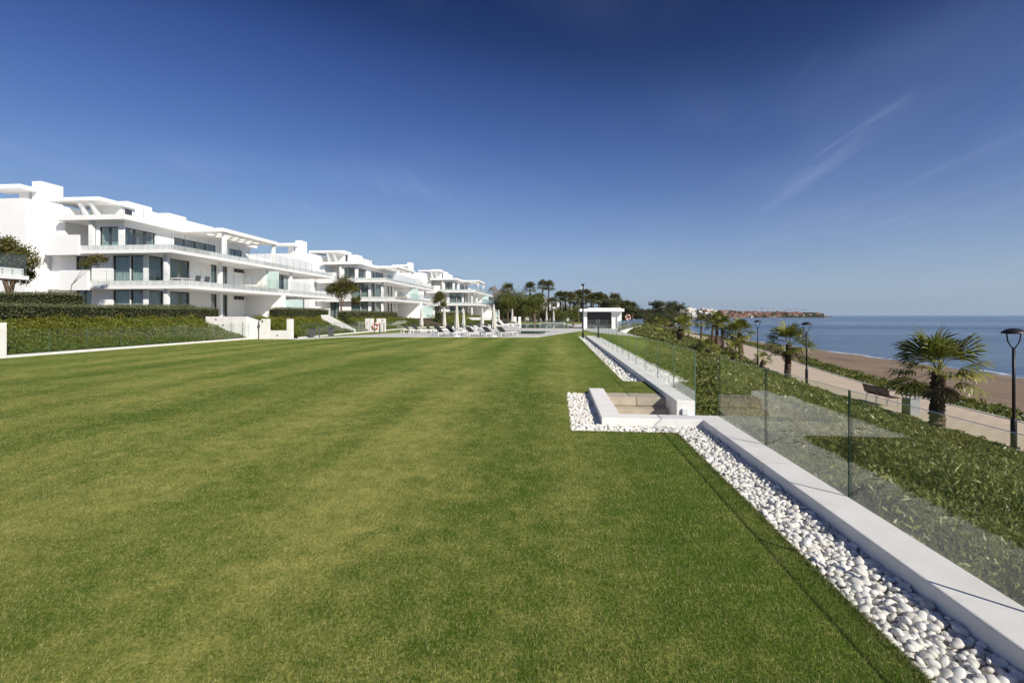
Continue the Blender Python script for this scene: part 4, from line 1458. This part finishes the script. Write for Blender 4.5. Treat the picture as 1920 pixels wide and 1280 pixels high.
spots = [(-9.0, 38.2, -38, 'f'), (-8.35, 39.3, -38, 'f'), (-6.6, 38.5, -38, 'f'), (-5.25, 38.6, -38, 'f'), (-4.1, 38.7, -38, 'f'),
         (-14.0, 45.6, -50, 'm'), (-13.2, 46.0, -50, 'm'), (-12.1, 46.4, -50, 'm'), (-11.2, 46.9, -50, 'm'), (-12.6, 43.6, -60, 'm'), (-10.6, 44.2, -60, 'm'),
         (-11.3, 52.4, -50, 'm'), (-10.4, 52.8, -50, 'm'), (-9.5, 50.2, -60, 'm'), (-8.3, 53.5, -60, 'm'),
         (-10.1, 58.2, -40, 'b'), (-9.3, 58.9, -40, 'b'), (-8.4, 59.6, -40, 'b'), (-9.6, 64.5, -40, 'b'), (-8.6, 65.3, -40, 'b'), (-7.6, 66.2, -40, 'b'),
         (-9.0, 71.5, -40, 'b'), (-8.0, 76.5, -40, 'b'), (-7.9, 80.0, -40, 'b'), (-6.9, 80.8, -40, 'b'),
         (-2.4, 90.2, -80, 'x'), (-1.0, 90.3, -80, 'x'), (.4, 90.3, -80, 'x')]
LB = {'f': 'white-framed lounger with a dark raised back in the front row by the small pool',
      'm': 'white-framed lounger standing between the shrub bank and the small pool',
      'b': 'white-framed lounger on the deck along the large pool\'s garden side',
      'x': 'white-framed lounger at the far end of the large pool'}
for i, (x, y, a, k) in enumerate(spots):
    o = LP if i == 0 else copy_tree(LP)
    o.location = (x, y, .034)
    o.rotation_euler = (0, 0, R(a))
    tag(o, LB[k], 'sun lounger', {'f': 'front row of loungers', 'm': 'loungers by the shrub bank', 'b': 'loungers along the large pool', 'x': 'far loungers'}[k])

# closed parasols
def parasol_proto():
    p = empty('closed_parasol', (0, 0, 0))
    MB().lathe([(0, .07), (.28, .07), (.30, .03), (.30, 0)], 20).build('base', M['wframe'], p)
    MB().tube([(0, 0, .05), (0, 0, 2.44)], .024, 8).build('pole', M['wframe'], p)
    mb = MB(); n = 32
    vs, fs = [], []
    prof = [(2.44, .03), (2.3, .075), (2.0, .10), (1.5, .125), (1.05, .155), (.75, .17), (.62, .165)]
    for i, (z, r) in enumerate(prof):
        for k in range(n):
            t = 2 * PI * k / n
            q = r * (1 + .30 * math.cos(t * 8 + .3 * i) * min(1, i / 2))
            vs.append((q * math.cos(t), q * math.sin(t), z + (.04 * math.cos(t * 8) if i == len(prof) - 1 else 0)))
    for i in range(len(prof) - 1):
        for k in range(n):
            l = (k + 1) % n
            fs.append((i * n + k, i * n + l, (i + 1) * n + l, (i + 1) * n + k))
    mb.add(vs, fs)
    mb.build('folded_canopy', M['canvas'], p, smooth=True)
    MB().lathe([(.0, 2.50), (.03, 2.48), (.03, 2.43)], 10).build('finial', M['wframe'], p)
    return p
PP = parasol_proto()
for i, (x, y, s, lab) in enumerate(((-7.97, 37.9, 1.02, 'f'), (-5.02, 38.0, 1.03, 'f'), (-13.6, 47.54, 1, 'm'), (-11.31, 47.75, 1, 'm'), (-10.05, 51.29, 1, 'm'),
                                    (-8.82, 56.42, 1.02, 'b'), (-9.06, 74.5, 1.05, 'b'), (-6.96, 74.7, 1.1, 'b'), (-2.01, 90.9, 1.05, 'x'), (-.7, 91.0, 1.05, 'x'))):
    o = PP if i == 0 else copy_tree(PP)
    o.location = (x, y, .034); o.scale = (s, s, s); o.rotation_euler = (0, 0, i * 1.3)
    tag(o, {'f': 'closed cream parasol in the front row of loungers', 'm': 'closed cream parasol between the shrub bank and the small pool',
            'b': 'closed cream parasol by the large pool\'s garden side', 'x': 'closed cream parasol at the far end of the large pool'}[lab], 'parasol',
        {'f': 'front parasols', 'm': 'parasols by the shrub bank', 'b': 'parasols along the large pool', 'x': 'far parasols'}[lab])

# pool lamp, post and handrails
pl = empty('pool_lamp', (2.0, 38.2, -.05)); tag(pl, 'tall black lamp pole at the end of the pebble strip', 'lamp')
MB().tube([(0, 0, 0), (0, 0, .35)], .09, 10).build('base_sleeve', M['dark_metal'], pl)
MB().tube([(0, 0, .3), (0, 0, 4.15)], .055, 10).build('pole', M['dark_metal'], pl)
MB().box(-.16, -.05, -.07, .07, 3.85, 3.98).build('spotlight', M['wframe'], pl)
MB().box(-.12, .10, -.10, .10, 4.10, 4.22).build('spotlight', M['dark_metal'], pl)
gp = empty('garden_post', (3.2, 38.6, -.05)); tag(gp, 'short grey post with a ring-shaped head beside the far pebbles', 'post')
MB().tube([(0, 0, 0), (0, 0, 1.15)], .035, 10).build('shaft', M['grey_metal'], gp)
MB().tube([(.13 * math.cos(t * PI / 8), 0, 1.28 + .13 * math.sin(t * PI / 8)) for t in range(17)], .02, 6).build('ring_head', M['steel'], gp)
for (x, y) in ((-1.0, 62.9), (-.6, 88.3)):
    h = empty('pool_handrail', (x, y, .03)); tag(h, 'pair of curved steel handrails at the edge of the large pool', 'handrail', 'pool handrails')
    for dx in (-.25, .25):
        MB().tube([(dx, -.4, 0), (dx, -.4, .7), (dx, -.2, .85), (dx, .2, .8), (dx, .4, .2)], .022, 6).build('rail', M['steel'], h)

# leaning white-limed tree by the pool house
leafy_tree('poolside_tree', (2.5, 75.5, 0), 'dark leafy tree with a pale leaning trunk by the pool house', [(-.6, 0, 2.0, .9), (.5, 0, 2.4, 1.0), (.1, 0, 1.6, .8)], 1.2, .2, 420, 'tree', .14, lean=(-.2, 0), seed=9)

# ------------------------------------------------------------------ the promenade
PALMS = [  # x, y, crown height (world z), leaf reach, trunk radius, lean, leaves, own fronds, label
    (14.85, 20.47, -.52, 1.80, .27, (.05, 0), 20, True, 'stout fan palm next to the steel litter bin and the wooden bench'),
    (15.55, 34.41, -.25, 1.65, .22, (.1, 0), 18, True, 'fan palm with wide-spread drooping leaves beside a promenade lamp'),
    (17.4, 47.84, .05, 1.55, .25, (-.1, 0), 18, True, 'leaning fan palm at the bend where the bank meets the paving'),
    (10.06, 41.12, .75, 1.05, .24, (.05, 0), 20, True, 'thick-trunked fan palm with a short upright head on the bank by the far lawn'),
    (18.6, 53.98, -.24, 1.2, .20, (.1, 0), 18, False, 'short fan palm crowded among taller ones at the promenade bend'),
    (19.8, 60.12, .45, 1.4, .22, (-.1, 0), 20, False, 'fan palm with a pale trunk in front of the rust-red screen'),
    (20.4, 64.19, .95, 1.5, .22, (0, .1), 20, False, 'tallest fan palm of the cluster before the rust-red screen'),
    (23.0, 74.47, .44, 1.35, .20, (0, 0), 18, False, 'fan palm with yellowed leaves beside the rust-red screen'),
    (25.2, 87.75, .40, 1.5, .20, (0, 0), 18, False, 'slim fan palm standing alone before the water, beyond the rust-red screen'),
    (27.0, 102.99, .39, 1.5, .20, (0, 0), 18, False, 'small distant fan palm at the edge of the beach'),
    (19.4, 77.15, .47, 1.2, .20, (.2, 0), 16, False, 'fan palm half hidden behind the thick-trunked palm on the bank'),
    (8.91, 28.96, -.20, .72, .15, (-.25, .1), 16, True, 'young leaning palm with a thin trunk on the planted bank'),
    (11.59, 33.23, -.62, .75, .16, (.05, .1), 16, True, 'low young palm among the shrubs of the planted bank'),
    (15.9, 39.68, -1.75, .80, .12, (.2, 0), 12, True, 'tiny young palm sprouting at the edge of the paving'),
]
for i, (x, y, zc, cr, r0, lean, nf, parts, lab) in enumerate(PALMS):
    zb = float(slope_z(x, y))
    fan_palm('fan_palm', (x, y, zb), zc - zb, cr, lab, None, nf, r0, lean, parts, 40 + i, 3 if cr > 1 else 1)
for i, (x, y) in enumerate(((28.4, 141.3), (29.6, 146.0), (31.0, 143.0), (32.0, 154.0))):
    zb = float(slope_z(x, y))
    fan_palm('fan_palm', (x, y, zb), random.uniform(1.9, 2.6), 1.6, 'one of four small palms far along the beach path', 'far palms by the beach path', 16, .22, (0, 0), False, 70 + i)

def lamp_proto():
    l = empty('promenade_lamp', (0, 0, 0))
    MB().tube([(0, 0, 0), (0, 0, .03)], .16, 14).build('base_plate', M['dark_metal'], l)
    MB().tube([(0, 0, .02), (0, 0, .95), (0, 0, 1.0)], [.085, .085, .06], 14).build('base_sleeve', M['dark_metal'], l, smooth=True)
    MB().tube([(0, 0, .98), (0, 0, 3.36)], .045, 12).build('pole', M['dark_metal'], l, smooth=True)
    for s in (-1, 1):
        MB().tube([(0, 0, 3.33), (s * .10, 0, 3.42), (s * .20, 0, 3.58), (s * .235, 0, 3.80), (s * .225, 0, 3.87)], .02, 8).build('arm', M['dark_metal'], l, smooth=True)
    MB().lathe([(.0, 4.02), (.10, 4.01), (.20, 3.975), (.29, 3.91), (.325, 3.855), (.325, 3.835), (.0, 3.835)], 28).build('dome_shade', M['dark_metal'], l, smooth=True)
    MB().lathe([(.0, 3.82), (.14, 3.82), (.14, 3.834)], 16).build('lens', M['lens'], l)
    return l
LMP = lamp_proto()
lamps = ((15.15, 17.75, 'black dome-topped lamp on the paving opposite the nearest stretch of shrub bank'),
         (15.95, 32.95, 'black dome-topped lamp rising behind the wide-spread drooping palm'),
         (18.0, 45.8, 'black dome-topped lamp beside the tiny young palm at the promenade bend'),
         (21.9, 62.3, 'black dome-topped lamp showing only its head above the palm cluster'),
         (25.4, 80.0, 'black dome-topped lamp far down the promenade past the rust-red screen'))
for i, (x, y, lab) in enumerate(lamps):
    o = LMP if i == 0 else copy_tree(LMP)
    o.location = (x + .12, y, Z_PROM); o.rotation_euler = (0, 0, R(5 + i * 4))
    tag(o, lab, 'street lamp', 'promenade lamps')

bench = empty('park_bench', (16.25, 26.0, Z_PROM), R(3)); tag(bench, 'dark wooden slatted bench with steel legs facing the sea', 'bench')
for i in range(4):
    z = .50 + i * .105
    MB().prism_x([(0, 0), (.035, 0), (.035, .085), (0, .085)], -.9, .9).build('back_slat', M['wood'], bench, (-.20 - .03 * i, 0, z), (0, 0, R(90)))
for i in range(4):
    MB().box(-.14 + .11 * i, -.04 + .11 * i, -.9, .9, .42, .455).build('seat_slat', M['wood'], bench)
for y in (-.75, 0, .75):
    MB().tube([(-.26, y, 0), (-.18, y, .42), (-.33, y, .93)], .02, 6).tube([(.28, y, 0), (.24, y, .41), (-.18, y, .41)], .02, 6).build('leg_frame', M['steel'], bench)
lb = empty('litter_bin', (15.75, 23.2, Z_PROM), R(8)); tag(lb, 'steel-grey litter bin with an open slot under its lid beside the stout palm', 'bin')
MB().box(-.23, .23, -.23, .23, 0, .74).build('body', M['steel'], lb)
for sx in (-.2, .2):
    for sy in (-.2, .2):
        MB().box(sx - .02, sx + .02, sy - .02, sy + .02, .74, .87).build('lid_support', M['steel'], lb)
MB().box(-.25, .25, -.25, .25, .87, .93).build('lid', M['grey_metal'], lb)
rs = empty('beach_screen', (23.4, 77.5, Z_PROM)); tag(rs, 'rust-red low timber screen among the promenade palms', 'screen')
for i in range(8):
    a = (i * .19, -i * .225)
    MB().box(a[0], a[0] + .185, a[1] - .04, a[1] + .04, .0, 1.0).build('board', M['rust'], rs)
for i, (x, y, s) in enumerate(((23.3, 52.0, .8), (24.2, 55.5, .9), (25.0, 58.8, 1.0), (26.2, 62.5, .9))):
    x = float(x_out(y)) + .9
    r = np.random.default_rng(200 + i)
    n = 1500
    p = r.normal(size=(n, 3)) * np.array([.42, .8, .34]) * s; p[:, 2] = np.abs(p[:, 2]) + .02
    o = empty('dry_shrub', (x, y, Z_PROM - .12)); tag(o, 'reddish-brown dry shrub on the beach side of the paving', 'shrub', 'dry shrubs by the beach')
    link('leaves', np_mesh('leaves', leaf_verts(p, .14, .06, .6), 4, M['thatch'], r.random(n)), o)["kind"] = 'stuff'
    mb = MB()
    for k in range(6):
        t = k * 1.05
        mb.tube([(0, 0, 0), (.3 * s * math.cos(t), .5 * s * math.sin(t), .4 * s)], [.03, .012], 5)
    mb.build('stems', M['bark'], o)

# ------------------------------------------------------------------ trees and houses beyond the pool
TH = R(5.353)
def plan(lat, d):
    """plan position from a bearing offset and a distance along the survey line"""
    return (lat * math.cos(TH) - d * math.sin(TH), lat * math.sin(TH) + d * math.cos(TH))
def blobs(rx, rz, zc, n, q, seed):
    r = np.random.default_rng(seed)
    v = unit(r.normal(size=(n, 3))) * (r.random((n, 1)) ** .33)
    return [(float(a * rx), float(b * rx), float(zc + c * rz), q * float(r.uniform(.8, 1.2))) for a, b, c in v]
leafy_tree('broadleaf_tree', (-8.6, 96.5, 0), 'round dense dark green tree left of the twin by the pool', blobs(2.6, 2.3, 4.2, 16, 1.15, 1), 1.6, .26, 420, 'tree', .25, seed=21, spread=.8)
leafy_tree('broadleaf_tree', (-4.4, 94.0, 0), 'round dense dark green tree nearest the tall slim palms', blobs(2.4, 2.0, 3.5, 16, 1.1, 2), 1.4, .26, 420, 'tree', .25, seed=22, spread=.8)
leafy_tree('broadleaf_tree', (-11.8, 101.0, .8), 'bushy dark tree between the third block and the round trees', blobs(1.8, 1.8, 3.4, 10, 1.1, 3), 1.4, .3, 260, 'fartree', .2, seed=23, spread=.8)
leafy_tree('broadleaf_tree', (.2, 100.0, 0), 'small round bush-like tree under the palm grove', blobs(1.5, 1.1, 1.5, 9, .8, 4), .6, .24, 260, 'tree', .15, seed=24, spread=.8)
BGP = [(-11.5, 112, 7.6, 1.9), (-7.2, 128, 8.6, 2.1), (-3.9, 130.2, 9.4, 2.0), (-2.3, 130.6, 9.3, 2.0), (-5.2, 132, 6.0, 1.9), (-1.4, 126, 5.0, 1.7),
       (.7, 120.6, 6.0, 2.0), (2.1, 125.7, 6.1, 2.0), (3.1, 119.0, 5.7, 2.0), (4.2, 124, 5.2, 1.9), (5.2, 121, 6.3, 2.1), (6.3, 127, 5.4, 2.0), (7.4, 126, 6.6, 2.1), (8.4, 121, 5.4, 2.0),
       (9.6, 131, 5.8, 2.1), (10.3, 121.4, 5.7, 2.1), (11.4, 126, 5.0, 2.0), (12.5, 131.7, 5.4, 2.1), (14.2, 121.8, 5.4, 2.2), (15.6, 128, 4.4, 2.0), (13.0, 117, 4.0, 1.8), (17.2, 123, 3.8, 1.9), (19.6, 129, 3.6, 2.0)]
for i, (x, y, zc, cr) in enumerate(BGP):
    tall = i in (1, 2, 3)
    lab = ('very tall slim palm towering over the grove behind the large pool' if tall else 'bushy palm in the grove behind the pool house')
    fan_palm('grove_palm', (x, y, .0), zc, cr, lab, 'tall slim palms' if tall else 'palm grove behind the pool house', 26, .22, (0, 0), False, 100 + i, -1)
k = 0
for i in range(26):
    t = i / 25
    px_lat = .20 + .125 * t + random.uniform(-.01, .01)          # bearing
    d = random.uniform(118, 150) + 40 * t
    x, y = plan(px_lat * d, d)
    h = (6.6 - 1.0 * t) * random.uniform(.72, 1.08)
    gz = -.5 if x < x_lawn(y) else float(slope_z(x, y))
    leafy_tree('woodland_tree', (x, y, gz), 'dark evergreen tree in the wood between the pool house and the beach', blobs(2.0, h * .30, h * .58, 11, 1.15, 50 + i), 1.0, .34, 150, 'fartree', .2, 'wood beside the beach', seed=60 + i, spread=.8)
for i in range(16):
    x, y = (-16 + 2.1 * i + random.uniform(-.6, .6), 138 + random.uniform(-4, 8))
    leafy_tree('woodland_tree', (x, y, -.3), 'dark tree filling the gap behind the palm grove', blobs(2.0, 1.6, 2.6, 8, 1.2, 90 + i), 1.0, .36, 140, 'fartree', .2, 'trees behind the grove', seed=120 + i, spread=.8)
def pine(loc, h, rx, lab, seed):
    r = random.Random(seed)
    bl = [(r.uniform(-1, 1) * rx, r.uniform(-1, 1) * rx, h * r.uniform(.72, 1.0), rx * .42) for _ in range(11)]
    bl += [(r.uniform(-1, 1) * rx * 1.3, r.uniform(-1, 1) * rx, h * r.uniform(.25, .55), rx * .5) for _ in range(8)]
    leafy_tree('pine_tree', loc, lab, bl, h * .6, .75, 110, 'fartree', .35, seed=seed, spread=.8)
pine((55.6, 266, -1.5), 9.8, 4.2, 'flat-topped pine standing clear of the wood near the beach', 301)
pine((58.0, 246, -1.5), 9.0, 4.0, 'round-topped pine nearest the white hillside houses', 302)
pine((50.0, 232, -1.5), 6.5, 3.8, 'low broad pine at the foot of the two taller ones', 303)
# a band of scrub and trees on the coast road to the headland
def far_wood(name, n, f, leaf, label):
    P = f(n)
    c = np.clip(rng.random(n) * .7 + .3 * (P[:, 2] - P[:, 2].min()) / max(1e-3, np.ptp(P[:, 2])), 0, 1)
    o = link(name, np_mesh(name, leaf_verts(P, leaf * (.6 + .8 * rng.random(n)), leaf * .6, .2), 4, M['fartree'], c))
    tag(o, label, 'wood', kind='stuff')
def coast_wood(n):
    y = 165 + rng.random(n) ** 1.6 * 900
    x = x_in(y) - 3 - rng.random(n) ** 1.5 * 60 * (y / 160)
    h = 2.2 + 2.8 * hnoise(x, y, .11, 3) * (1 + y / 500)
    return np.stack([x, y, -1.2 + h * rng.random(n) ** .6], 1)
far_wood('coast_wood', 42000, coast_wood, .9, 'scrubby wood along the coast towards the headland')

v4 = empty('far_villa', (-7.4, 150, 0)); tag(v4, 'low white villa seen between the palm trunks of the grove', 'villa')
MB().box(-2.5, 11.5, 0, 8, 0, 3.0).build('wall', M['bwhite'], v4)
MB().box(-1.5, 8.5, 2, 8, 3.36, 6.2).build('wall', M['bwhite'], v4)
MB().box(-3.2, 12, -1.5, 8.2, 3.001, 3.35).build('balcony_slab', M['bwhite'], v4)
MB().box(-2.2, 9, 1.4, 8.3, 6.201, 6.5).build('roof', M['bwhite'], v4)
MB().box(1.5, 3.5, 4, 6, 6.501, 7.6).build('chimney', M['bwhite'], v4)
for x, z in ((-.5, .3), (2.5, .3), (5.5, .3), (8.5, .3)):
    MB().box(x, x + 1.8, -.04, .0, z, z + 2.2).build('window', M['dusk'], v4)
for x in (.4, 3.2, 6.0):
    MB().box(x, x + 1.3, 1.96, 2.0, 3.7, 5.5).build('window', M['dusk'], v4)
MB().box(-3.1, 11.9, -1.45, -1.38, 3.36, 4.3).build('balcony_front', M['bwhite'], v4)
bb = empty('beach_pavilion', plan(100.0, 290)[0:2] + (-3.6,)); tag(bb, 'long low white beach pavilion at the waterline', 'pavilion')
MB().box(-7, 7, -2, 2, 2.6, 3.4).build('roof', M['bwhite'], bb)
for x in (-6, -2, 2, 6):
    MB().box(x - .2, x + .2, -1.6, -1.2, 0, 2.599).build('post', M['bwhite'], bb)
MB().box(-6.5, 6.5, .5, 1.8, 0, 2.59).build('counter', M['cream'], bb)

# ------------------------------------------------------------------ headland with its hillside town
def tip(q, a, b): return float(np.interp(q, a, b))
HB = [.26, .292, .33, .375, .43, .485, .54, .595, .63, .648, .655]                       # bearings (tangent)
HD = [620, 900, 1060, 1150, 1230, 1270, 1290, 1310, 1320, 1330, 1335]
HH = [6, 10, 13, 13.5, 11, 8.5, 7, 6.5, 5, .5, -4]
def head_point(b, v):
    d0 = tip(b, HB, HD); d = d0 + v * 320
    h = tip(b, HB, HH)
    t = min(1, v / .55); s = t * t * (3 - 2 * t)
    x, y = plan(b * d, d)
    z = -4.9 + (h + 4.9) * s + (0 if v < .05 else .35)
    return (x, y, z)
vs, fs = [], []
nu, nv = 60, 14
for i in range(nu + 1):
    b = .25 + (.662 - .25) * i / nu
    for j in range(nv + 1):
        vs.append(head_point(b, j / nv))
for i in range(nu):
    for j in range(nv):
        k = i * (nv + 1) + j
        fs.append((k, k + nv + 1, k + nv + 2, k + 1))
m_head, nt, out = new_mat("headland_scrub")
p = principled(nt, out, .95, .05)
pos = position(nt)
nt.links.new(mixcol(nt, mapr(nt, noise(nt, pos, .03, 5), .4, .62), (.055, .065, .03), (.20, .15, .09)), p.inputs['Base Color'])
mb = MB(); mb.add(vs, fs); mb.build('headland', m_head, smooth=True)["kind"] = 'structure'

def house_mesh(k, wall_m, roof_m, flat):
    r = random.Random(k)
    w, d, h = r.uniform(4.5, 7), r.uniform(4, 6), r.uniform(4.0, 6.5)
    mb = MB().box(-w, w, -d, d, -3, h)
    if flat:
        mb.box(-w * .5, w * .6, -d * .3, d * .9, h + .01, h + 2.6)
        mb.box(-w - .1, w + .1, -d - .15, -d - .01, h * .5, h * .5 + .9)
    else:
        mb.add([(-w - .5, -d - .5, h + .01), (w + .5, -d - .5, h + .01), (w + .5, d + .5, h + .01), (-w - .5, d + .5, h + .01), (-w * .5, 0, h + 2.6), (w * .5, 0, h + 2.6)],
               [(0, 1, 5, 4), (1, 2, 5), (2, 3, 4, 5), (3, 0, 4), (0, 3, 2, 1)], 1)
    for x in (-w * .6, 0, w * .6):
        mb.box(x - .7, x + .7, -d - .05, -d + .05, .8, 2.6, 2)
        if h > 5: mb.box(x - .7, x + .7, -d - .05, -d + .05, 3.4, 5.0, 2)
    return mb.mesh('far_house', [wall_m, roof_m, M['dusk']])
H_WHITE = [house_mesh(k, M['bwhite'] if k % 2 else M['cream'], M['terra'], k != 3) for k in range(5)]
H_RED = [house_mesh(10 + k, M['ochre'] if k % 3 else M['cream'], M['terra'], False) for k in range(6)]
r = random.Random(77)
for i in range(230):
    white = i < 80
    b = r.uniform(.305, .425) if white else (r.uniform(.395, .55) if i < 195 else r.uniform(.555, .635))
    v = r.choice((.08, .15, .24, .33, .42, .52)) + r.uniform(-.03, .03)
    if not white and b > .56: v = r.uniform(.2, .45)
    o = link('far_house', r.choice(H_WHITE if white else H_RED), None, head_point(b, v), (0, 0, TH + r.uniform(-.5, .5)))
    s = r.uniform(.9, 1.4) if white else r.uniform(.6, 1.0); o.scale = (s, s, s * r.uniform(.8, 1.1))
    tag(o, 'tiny white flat-roofed house in the hillside town across the bay' if white else 'tiny terracotta-roofed house on the far headland', 'house',
        'white houses across the bay' if white else 'terracotta houses on the headland')
def head_wood(n):
    b = .27 + rng.random(n) * (.645 - .27)
    v = rng.random(n) ** .8 * .9
    P = np.array([head_point(x, y) for x, y in zip(b, v)])
    cl = hnoise(P[:, 0], P[:, 1], .05, 2)
    P[:, 2] += (1.0 + 5.0 * cl) * rng.random(n) ** .7
    return P[(cl > .42) | (rng.random(n) < .35)]
P = head_wood(26000)
o = link('headland_wood', np_mesh('headland_wood', leaf_verts(P, 2.6 * (.6 + .8 * rng.random(len(P))), 1.7, .2), 4, M['fartree'], rng.random(len(P))))
tag(o, 'dark wood scattered between the houses on the headland', 'wood', kind='stuff')
def crane(b, d, h, jib, lab):
    x, y = plan(b * d, d)
    c = empty('tower_crane', (x, y, 2)); tag(c, lab, 'crane', 'tower cranes on the headland')
    MB().tube([(0, 0, 0), (0, 0, h)], .55, 4).build('mast', M['grey_metal'], c)
    MB().tube([(-jib * .3, 0, h - 2), (jib, 0, h - 2)], .45, 4).build('jib', M['grey_metal'], c)
    MB().box(-jib * .3, -jib * .3 + 3, -1, 1, h - 5, h - 2.6).build('counterweight', M['deck'], c)
    MB().tube([(0, 0, h), (jib * .8, 0, h - 1.6)], .2, 4).build('tie_bar', M['grey_metal'], c)
crane(.516, 1450, 24, 24, 'slim tower crane over the terracotta roofs')
crane(.540, 1450, 21, 4, 'slim tower crane with its jib turned end-on')
crane(.567, 1480, 19, 46, 'slim tower crane with a long jib over the headland wood')
crane(.603, 1480, 18, 12, 'slim tower crane near the tip of the headland')

# ------------------------------------------------------------------ mountains
def mountains():
    prof = [(-.20, 70), (-.11, 150), (-.062, 380), (-.048, 470), (-.033, 545), (-.022, 520), (-.012, 455), (.0, 430), (.018, 425), (.03, 415), (.045, 360), (.08, 270), (.13, 180), (.2, 90), (.27, 10)]
    D = 9000
    vs, fs = [], []
    n, m = 120, 22
    for i in range(n + 1):
        b = -.2 + .47 * i / n
        h = tip(b, [q[0] for q in prof], [q[1] for q in prof])
        for j in range(m + 1):
            t = j / m
            d = D - 1600 + 2400 * t
            k = 1 - abs(t - .66) / .66 if t < .66 else 1 - (t - .66) / .34
            k = max(0, k) ** 1.1
            nz = float(hnoise(np.array(b * 90.), np.array(t * 5.), 1.4, 4)) - .5 + .5 * (float(hnoise(np.array(b * 260.), np.array(t * 13.), 1.2, 9)) - .5)
            x, y = plan(b * d, d)
            vs.append((x, y, -2 + h * k * (1 + .34 * nz * (1 if k < .97 else .35))))
    for i in range(n):
        for j in range(m):
            a = i * (m + 1) + j
            fs.append((a, a + m + 1, a + m + 2, a + 1))
    mb = MB(); mb.add(vs, fs)
    mb.build('mountains', M['rock'], smooth=True)["kind"] = 'structure'
mountains()

# ------------------------------------------------------------------ sea air
hz = MB().box(-9500, 22500, -9500, 24500, -6.5, 620).build('haze', [])
m, nt, out = new_mat("sea_air")
pv = nd(nt, "ShaderNodeVolumePrincipled")
pv.inputs['Color'].default_value = (.70, .85, 1.0, 1)
pv.inputs['Density'].default_value = 3.0e-5
pv.inputs['Anisotropy'].default_value = .2
nt.links.new(pv.outputs[0], out.inputs['Volume'])
hz.data.materials.append(m)
tag(hz, 'thin pale sea air over the bay and the mountains', 'haze', kind='stuff')
